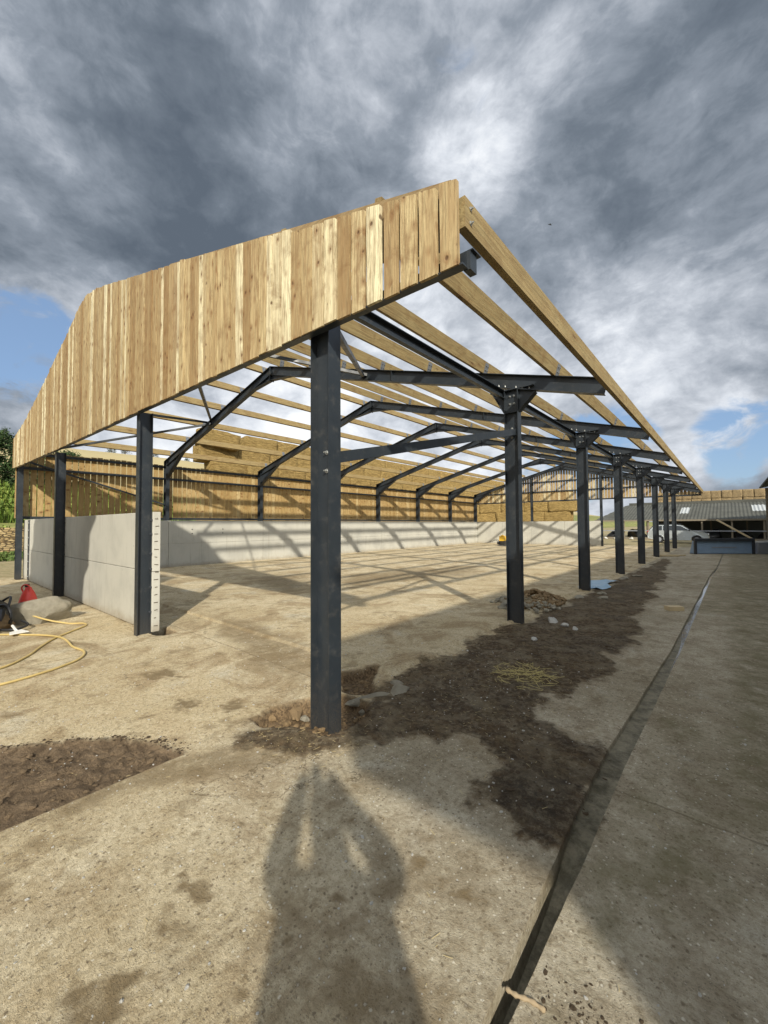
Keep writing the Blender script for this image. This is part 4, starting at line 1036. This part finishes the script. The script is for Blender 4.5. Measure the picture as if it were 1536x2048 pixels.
tag(MB().tube([gpt(*p) if p[2] < .06 else p for p in smooth_path(h1, 8)], .015, 8).build('hose', 'hose', None, True), 'yellow hose running from the disc cutter and turning back at the wall', 'hose')
tag(MB().tube([gpt(p[0], p[1], p[2]) for p in smooth_path(h2, 8)], .015, 8).build('hose', 'hose', None, True), 'yellow hose crossing over the other and looping on the concrete in front', 'hose')
dc = thing('disc_cutter', 'black petrol disc cutter lying on stones by the yellow hose', 'disc cutter', (-7.0, -1.35, 0))
MB().rock((-7.25, -1.30, .32), .34, .22, .15, 5.2, .9, 3, .12).rock((-7.45, -1.45, .40), .15, .15, .12, 1.2, .9, 3, .1).build('body', 'black_plastic', dc, True)
arc = [(-6.75+.20*math.cos(a_), -1.22+.08*math.cos(a_), .20+.20*math.sin(a_)) for a_ in np.linspace(-.5, 3.4, 16)]
MB().tube(arc, .028, 8).build('blade_guard', 'black_plastic', dc, True)
MB().cyl((-6.76, -1.25, .20), (-6.75, -1.215, .20), .15, n=24).build('blade', 'dark_metal', dc)
MB().tube(smooth_path([(-7.3, -1.2, .38), (-7.0, -1.1, .50), (-6.8, -1.15, .36)], 6), .02, 8).build('handle', 'black_plastic', dc, True)
MB().tube(smooth_path([(-6.6, -1.0, .12), (-6.35, -.95, .08), (-6.25, -1.15, .05), (-6.5, -1.35, .05)], 6), .02, 8).build('cable', 'rubber', dc, True)
tw_ = thing('trowel', 'white flat bladed scraper lying beside the disc cutter', 'scraper', (-6.1, -1.2, 0))
MB().prism([(-6.05, -1.22), (-5.86, -1.24), (-5.90, -1.0), (-6.16, -1.06)], 'Z', .045, .055).build('blade', 'white', tw_)
MB().tube([(-6.12, -1.13, .055), (-6.4, -1.14, .09)], .02, 8).build('handle', 'white', tw_)

# ------------------------------------------------------------------ stones, rubble, planks, sheet, stick, offcut
tag(MB().rock((.13, 1.08, -.015), .20, .13, .085, 6.3, .9, 4, .2).rock((-.02, 1.22, -.02), .14, .10, .07, 2.3, .9, 4, .2).build('concrete_lump', 'rock'), 'pale broken concrete lump beside the nearest column pit', 'concrete lump')
tag(MB().rock((-.02, .80, -.03), .23, .07, .06, 3.1, .9, 4, .22).build('concrete_lump', 'rock'), 'long broken slab edge just right of the nearest column', 'concrete lump')
tag(MB().rock((-.42, .16, -.07), .10, .07, .05, 1.1, .5, 3).build('stone', 'brown_rock'), 'orange brown stone in the pit left of the nearest column', 'stone')
for k, (x, y, r_) in enumerate([(-.33, .20, .045), (-.38, .02, .04), (-.28, .30, .035), (.10, .60, .05), (.16, .52, .04), (-.13, .95, .05), (.0, .64, .04)]):
    tag(MB().rock((x, y, -.10), r_*1.2, r_, r_*.8, k*1.9+.4, .6, 2).build('stone', 'brown_rock' if k % 2 else 'rock'), 'small stone lying in the hole round the nearest column', 'stone', 'stones in the column hole')
for k, (x, y, r_, lb) in enumerate([(.38, 5.15, .11, 'largest white stone in front of the second column'), (.62, 4.98, .07, 'white stone in the middle of three by the second column'), (.82, 4.86, .055, 'smallest white stone right of the second column'), (.52, 3.85, .055, 'lone white stone on dark dirt before the second column')]):
    tag(MB().rock((x, y, .02), r_*1.2, r_*.9, r_*.7, k*2.7+1, .4, 3).build('stone', 'white_rock'), lb, 'stone')
mb = MB(); rr = random.Random(8)
for k in range(330):
    a_ = rr.uniform(0, 6.28); d_ = math.sqrt(rr.random())*.8
    x, y = -.55+math.cos(a_)*d_*.75, 6.75+math.sin(a_)*d_*1.25
    h_ = .30*(1-d_/.85)**1.0
    r_ = rr.uniform(.028, .06); mb.rock((x, y, h_*.95+.02), r_*1.2, r_, r_*.8, k*.77, .9, 1)
rp = mb.build('rubble_pile', 'brown_rock'); tag(rp, 'heap of brown and pale broken rubble between the second and third columns', 'rubble', kind='stuff')
mb = MB()
for k in range(110):
    a_ = rr.uniform(2.6, 6.0); d_ = rr.uniform(.5, 1.0)
    x, y = -.55+math.cos(a_)*d_*.8, 6.6+math.sin(a_)*d_*1.2
    r_ = rr.uniform(.03, .065); mb.rock((x, y, .03+.18*(1-d_)), r_*1.2, r_, r_*.8, k*.91, .9, 1)
o = mb.build('pale_rubble', 'rock', None); tag(o, 'pale broken stones at the foot of the brown rubble heap', 'rubble', kind='stuff')
# blue plastic sheet crumpled by the third/fourth columns
mb = MB(); n = 14; vs = []
for i in range(n):
    for j in range(6):
        u, w_ = i/(n-1), j/5
        vs.append((-.40+.62*w_+.12*math.sin(u*7), 9.5+1.9*u, .03+.10*abs(mnoise.noise(Vector((u*5, w_*3, 1))))+.05*mnoise.noise(Vector((u*12, w_*9, 4)))))
mb.add(vs, [(i*6+j, i*6+j+1, (i+1)*6+j+1, (i+1)*6+j) for i in range(n-1) for j in range(5)])
tag(mb.build('plastic_sheet', 'blue_sheet', None, True), 'crumpled pale blue plastic sheet beside the fourth column', 'plastic sheet')
for k, (a, b_, w_) in enumerate([((-.2, 23.9, .05), (.95, 24.5, .05), .22), ((-.35, 23.2, .05), (.75, 23.65, .05), .18)]):
    tag(MB().bar(a, b_, w_, .05, (0, 0, 1)).build('plank', 'pale_wood'), ['pale plank on the ground near the seventh column, the longer one', 'shorter pale plank on the ground in front of the other plank'][k], 'plank')
tag(MB().bar((1.80, 7.6, .05), (2.03, 7.78, .05), .16, .08, (0, 0, 1)).build('timber_offcut', 'pale_wood'), 'small block of timber lying on the lane beside the drain', 'timber offcut')
for k, (x, y) in enumerate([(.05, 8.0), (.35, 8.9), (.5, 8.2), (.2, 12.4), (.45, 13.2)]):
    tag(MB().rock((x, y, .02), .18, .12, .05, k*1.3+.7, .5, 3, .3).build('concrete_lump', 'rock'), 'flat broken concrete piece along the edge of the lane', 'concrete lump', 'concrete pieces by the columns')
st_ = MB().tube(smooth_path([(2.12, -.80, .006), (2.16, -.80, .010), (2.21, -.785, .012), (2.26, -.78, .010)], 5), [.006+.002*(i % 3) for i in range(16)], 7)
tag(st_.build('stick', plain('dirty_stick', (.30, .23, .14), .8, 0, .4, 30), None, True), 'short pale stick lying across the drain at the bottom', 'stick')
def pit_stone(mb, r_, k):
    x, y = r_.uniform(-.6, .3), r_.uniform(-.3, 1.45)
    if pitm[int(np.searchsorted(xs, x)), int(np.searchsorted(ys, y))] < .6: return
    r0 = abs(r_.gauss(0, .012))+.006; mb.rock((x, y, ground_z(x, y)+r0*.2), r0*1.3, r0, r0*.8, k*.57, .9, 1)
_r = random.Random(31); _mb = MB()
for k in range(420): pit_stone(_mb, _r, k)
tag(_mb.build('pit_gravel', 'brown_rock'), 'brown gravel filling the hole round the nearest column', 'gravel', kind='stuff')
_r = random.Random(77); _mb = MB()
for k in range(90):
    x, y = _r.gauss(2.35, .075), _r.gauss(-.70, .05)
    r0 = abs(_r.gauss(0, .0035))+.002; _mb.rock((x, y, ground_z(x, y)), r0*1.5, r0, r0*.6, k*.41, .9, 1)
for k in range(260):
    t = _r.random(); x = -2.0+t*1.55; y = float(np.interp(x, [-2.0, -1.72, -1.4, -1.1, -.81, -.45], [-2.1, -1.93, -1.47, -1.13, -.96, -.88]))+abs(_r.gauss(0, .05))-.02
    r0 = abs(_r.gauss(0, .006))+.003; _mb.rock((x, y, ground_z(x, y)), r0*1.5, r0, r0*.6, k*.41, .9, 1)
tag(_mb.build('earth_crumbs', 'dark_rock'), 'crumbs of earth by the stick and along the trench lip', 'earth', kind='stuff')
# loose straw, pebbles and clods
def scatter(n, fn, seed):
    r_ = random.Random(seed); mb = MB()
    for k in range(n): fn(mb, r_, k)
    return mb
def straw_bit(mb, r_, k):
    zone = r_.random()
    if zone < .55: x, y = r_.gauss(.8, .55), r_.gauss(1.6, 1.0)
    elif zone < .75: x, y = r_.gauss(.1, .35), r_.gauss(-.25, .18)
    else: x, y = r_.uniform(-1.0, 3.0), r_.uniform(-2.0, 2.5)
    if CH_L-.09 < x < CH_R+.07: return
    a_ = r_.uniform(0, 3.14); L_ = abs(r_.gauss(0, .020))+.008; z_ = ground_z(x, y)+.005
    d_ = Vector((math.cos(a_), math.sin(a_), r_.uniform(-.05, .12)))*L_
    mb.bar((x, y, z_), Vector((x, y, z_))+d_, .0019, .0015, (0, 0, 1))
tag(scatter(620, straw_bit, 2).build('loose_straw', plain('dry_straw', (.46, .37, .19), .8, 0, .2, 40)), 'scattered straw bits on the dirt and concrete', 'straw', kind='stuff')
def tuft(mb, r_, k):
    x, y = r_.gauss(.95, .16), r_.gauss(2.35, .16); a_ = r_.uniform(0, 6.28); L_ = r_.uniform(.06, .16); z_ = ground_z(x, y)+.012
    mb.bar((x, y, z_), Vector((x, y, z_))+Vector((math.cos(a_), math.sin(a_), r_.uniform(0, .25)))*L_, .0035, .0025, (0, 0, 1))
tag(scatter(170, tuft, 3).build('straw_tuft', plain('pale_straw', (.50, .42, .17), .8, 0, .2, 40)), 'small tuft of straw on the dark dirt between the first two columns', 'straw', kind='stuff')
def clod(mb, r_, k):
    for _ in range(40):
        x, y = r_.uniform(-.4, 2.1), r_.uniform(-.5, 5)
        i = int(np.clip(np.searchsorted(xs, x), 0, nx-1)); j = int(np.clip(np.searchsorted(ys, y), 0, ny-1))
        if dirt[i, j] > .7: break
    else: return
    r0 = abs(r_.gauss(0, .0065))+.003; mb.rock((x, y, Z[i, j]), r0*1.7, r0*1.2, r0*.55, k*.37, .9, 1, .4)
tag(scatter(1500, clod, 4).build('mud_clods', 'dark_rock'), 'small dark clods of mud on the dirt strip', 'mud', kind='stuff')
def peb(mb, r_, k):
    x, y = (r_.uniform(-3.5, 2.9), r_.uniform(-2.2, 3.2))
    if CH_L-.07 < x < CH_R+.06: return
    r0 = abs(r_.gauss(0, .0035))+.002; mb.rock((x, y, ground_z(x, y)+r0*.2), r0*1.3, r0, r0*.7, k*.37, .9, 1)
tag(scatter(1400, peb, 5).build('pebbles', 'white_rock'), 'small pale pebbles scattered over the yard', 'pebbles', kind='stuff')
def soilclod(mb, r_, k):
    y = r_.uniform(-2.6, -1.0); x = r_.uniform(-2.3, -.5)
    if s_tr[int(np.searchsorted(xs, x)), int(np.searchsorted(ys, y))] > -.03: return
    r0 = abs(r_.gauss(0, .009))+.004; mb.rock((x, y, ground_z(x, y)+r0*.15), r0*1.5, r0, r0*.6, k*.37, .9, 1)
MAT['soil'] = plain('brown_soil', (.15, .108, .066), .9, 0, .4, 25, .2, .01)
tag(scatter(900, soilclod, 6).build('soil_clods', 'soil'), 'brown soil clods in the open trench', 'soil', kind='stuff')

# ------------------------------------------------------------------ background left: wall, maize, trees
sw = MB()
yv = np.arange(-14, 30, .9); vs = []
for y in yv:
    x = -31.5+.15*math.sin(y*.9); t_ = 1.72+.05*math.sin(y*2.3)
    vs += [(x, y, -.1), (x-.10, y, t_), (x-.55, y, t_), (x-.7, y, -.1)]
sw.add(vs, [(4*i+a, 4*i+4+a, 4*i+4+(a+1) % 4, 4*i+(a+1) % 4) for i in range(len(yv)-1) for a in range(4)]+[(0, 1, 2, 3)])
tag(sw.build('stone_wall', 'stonewall'), 'brown dry stone wall beyond the left corner of the barn', 'stone wall')
MAT['grass'] = foliage('short_grass', (.06, .11, .02), (.16, .20, .06))
def blade(mb, r_, k, x0, x1, y0, y1, h0, h1, wd):
    x, y = r_.uniform(x0, x1), r_.uniform(y0, y1); z_ = ground_z(x, y); h_ = r_.uniform(h0, h1); a_ = r_.uniform(0, 6.28)
    d_ = Vector((math.cos(a_), math.sin(a_), 0)); s_ = Vector((-d_.y, d_.x, 0))*wd; p = Vector((x, y, z_))
    mb.add([p-s_*.6, p+s_*.6, p+d_*h_*.2+s_+Vector((0, 0, h_*.75)), p+d_*h_*.2-s_+Vector((0, 0, h_*.75)), p+d_*h_*.55+Vector((0, 0, h_*.8))], [(0, 1, 2, 3), (3, 2, 4)])
tag(scatter(5000, lambda m_, r_, k: blade(m_, r_, k, -31.2, -25, -4, 14, .12, .35, .05), 8).build('grass', 'grass'), 'rough green grass strip at the foot of the stone wall', 'grass', kind='stuff')
tag(scatter(9000, lambda m_, r_, k: blade(m_, r_, k, -92, -48, -6, 26, 1.2, 2.3, .09), 9).build('maize', 'maize'), 'green maize crop standing behind the stone wall', 'maize', kind='stuff')

def tree_meshes(h, w, seed, n=2600):
    r_ = random.Random(seed); cr = MB(); tr = MB()
    tr.tube([(0, 0, -1), (.05*w, 0, h*.25), (0, .04*w, h*.5), (0, 0, h*.75)], [h*.035, h*.026, h*.018, h*.008], 8)
    cl = []
    for k in range(26):
        a_ = r_.uniform(0, 6.28); zf = r_.uniform(.22, .95); rad = w*.5*math.sin(math.pi*min(1, (zf-.05)**.75))*r_.uniform(.45, 1.0)
        c = Vector((math.cos(a_)*rad, math.sin(a_)*rad, h*zf)); cl.append((c, w*r_.uniform(.11, .22)))
        if k < 9: tr.tube([(0, 0, h*zf*.55), tuple(c*.5+Vector((0, 0, h*zf*.3))), tuple(c)], [h*.012, h*.008, h*.003], 5)
    for k in range(n):
        c, rad = r_.choice(cl); v_ = Vector((r_.gauss(0, 1), r_.gauss(0, 1), r_.gauss(0, .8))).normalized()*rad*r_.uniform(.55, 1.08)
        p = c+v_; s_ = w*r_.uniform(.012, .026); a1 = Vector((r_.gauss(0, 1), r_.gauss(0, 1), r_.gauss(0, 1))).normalized(); b1 = a1.orthogonal().normalized()
        cr.add([p-a1*s_, p+b1*s_*.7, p+a1*s_, p-b1*s_*.7], [(0, 1, 2, 3)])
    return tr, cr
def make_tree(h, w, seed, label, group, n=2600):
    t = thing('tree', label, 'tree', (0, 0, 0), group); tr, cr = tree_meshes(h, w, seed, n)
    tr.build('trunk', 'bark', t); cr.build('crown', 'leaf', t); return t
t1 = make_tree(13, 11, 3, 'tall dark leafy tree beyond the maize at the far left edge', 'trees beyond the maize', 5200)
t2 = make_tree(10, 9, 8, 'dark bushy tree on the skyline of the hill behind the barn', 'trees on the skyline', 2200)
for i, (x, y, s_) in enumerate([(-97, 5.5, 1.05), (-94, 11.5, 1.15), (-98, 17.5, 1.0), (-93, 1, 1.0), (-101, 9, 1.25), (-103, 14.0, 1.2)]):
    t = t1 if i == 0 else copy_tree(t1); t.location = (x, y, ground_z(x, y)-1.6); s_ *= .72; t.scale = (s_, s_, s_); t.rotation_euler.z = i*1.7
for i, (x, y, s_) in enumerate([(-245, 24, .6), (-243, 31, .5), (-248, 40, .65), (-244, 66, .5), (-246, 73, .65), (-243, 80, .6), (-249, 88, .7), (-244, 105, .5), (-246, 120, .6)]):
    t = t2 if i == 0 else copy_tree(t2); t.location = (x, y, ground_z(x, y)-1); t.scale = (s_, s_, s_); t.rotation_euler.z = i*1.3
# small bird
bd = MB(); bc = CAM+Vector((-.2447, .779, .569)).normalized()*40
bd.add([bc, bc+Vector((.22, .1, .10)), bc+Vector((.12, .0, .0)), bc+Vector((-.22, -.1, .10)), bc+Vector((-.1, 0, 0)), bc+Vector((0, 0, -.05))], [(0, 1, 2), (0, 3, 4), (0, 2, 5), (0, 5, 4)])
bd.cyl(bc+Vector((0, -.14, -.02)), bc+Vector((0, .14, -.01)), .035, .012, 8)
tag(bd.build('bird', 'black_plastic'), 'small dark bird flying in the clouds right of the gable', 'bird')

# ------------------------------------------------------------------ the photographer, whose shadow falls on the yard
def person():
    fwd = Vector((-math.sin(yaw), math.cos(yaw), 0)); rgt = Vector((math.cos(yaw), math.sin(yaw), 0)); c0 = Vector((CAM.x, CAM.y, 0))-fwd*.42+rgt*.16
    def P(r_, f_, z_): return c0+rgt*r_+fwd*f_+Vector((0, 0, z_))
    J = {'pel': (P(0, 0, .95), .17), 'wst': (P(0, .0, 1.12), .165), 'chs': (P(0, 0, 1.32), .17), 'nk': (P(0, .02, 1.47), .07), 'hd0': (P(-.02, .06, 1.56), .10), 'hd1': (P(-.05, .10, 1.68), .115), 'hd2': (P(-.05, .09, 1.78), .085),
         'hem': (P(0, 0, .62), .20)}
    E_ = [('pel', 'wst'), ('wst', 'chs'), ('chs', 'nk'), ('nk', 'hd0'), ('hd0', 'hd1'), ('hd1', 'hd2')]
    for s_, n_ in ((-1, 'l'), (1, 'r')):
        J['sh'+n_] = (P(s_*.19, .0, 1.40), .075); J['el'+n_] = (P(s_*.31, .12, 1.38), .105); J['wr'+n_] = (P(s_*.14-.11, .28, 1.60), .070); J['hn'+n_] = (P(s_*.105-.12, .32, 1.68), .052)
        J['fi'+n_] = (P(s_*.085-.13, .33, 1.755), .036)
        J['hp'+n_] = (P(s_*.11, 0, .86), .125); J['kn'+n_] = (P(s_*.13, .02, .50), .085); J['an'+n_] = (P(s_*.14, -.01, .10), .05); J['to'+n_] = (P(s_*.15, .14, .045), .045)
        E_ += [('chs', 'sh'+n_), ('sh'+n_, 'el'+n_), ('el'+n_, 'wr'+n_), ('wr'+n_, 'hn'+n_), ('hn'+n_, 'fi'+n_), ('pel', 'hp'+n_), ('hp'+n_, 'kn'+n_), ('kn'+n_, 'an'+n_), ('an'+n_, 'to'+n_)]
    del J['hem']
    keys = list(J); me = bpy.data.meshes.new('person'); me.from_pydata([tuple(J[k][0]-c0) for k in keys], [(keys.index(a), keys.index(b_)) for a, b_ in E_], [])
    o = bpy.data.objects.new('person', me); COL.objects.link(o); o.location = c0; o['_base'] = tuple(c0)
    md = o.modifiers.new('skin', 'SKIN'); md.use_smooth_shade = True
    sv = me.skin_vertices[0].data
    for i, k in enumerate(keys): sv[i].radius = (J[k][1], J[k][1]); sv[i].use_root = (k == 'pel')
    o.modifiers.new('sub', 'SUBSURF').levels = 1; me.materials.append(MAT['coat'])
    tag(o, 'person in a dark coat holding up a phone, seen only as a shadow', 'person')
    # coat skirt
    mb = MB(); n = 20; vs = []
    for z_, a_, b_ in ((1.36, .26, .16), (1.15, .30, .18), (.95, .32, .19), (.72, .34, .22), (.55, .35, .24)):
        vs += [P(math.cos(2*math.pi*i/n)*a_, math.sin(2*math.pi*i/n)*b_, z_) for i in range(n)]
    mb.add(vs, [(a*n+i, a*n+(i+1) % n, (a+1)*n+(i+1) % n, (a+1)*n+i) for a in range(4) for i in range(n)]); mb.build('coat', 'coat', o, True)
    mb = MB(); mb.rock(P(-.05, .08, 1.72), .12, .11, .11, 1, .9, 3, .03); mb.build('hair', 'hair', o, True)
    ph = MB(); ph.bar(P(-.14, .36, 1.64), P(-.14, .36, 1.79), .078, .010, tuple(fwd))
    tag(ph.build('phone', 'black_plastic'), 'dark phone held up in front of the person', 'phone')
person()
for o in bpy.data.objects:
    if '_base' in o: del o['_base']
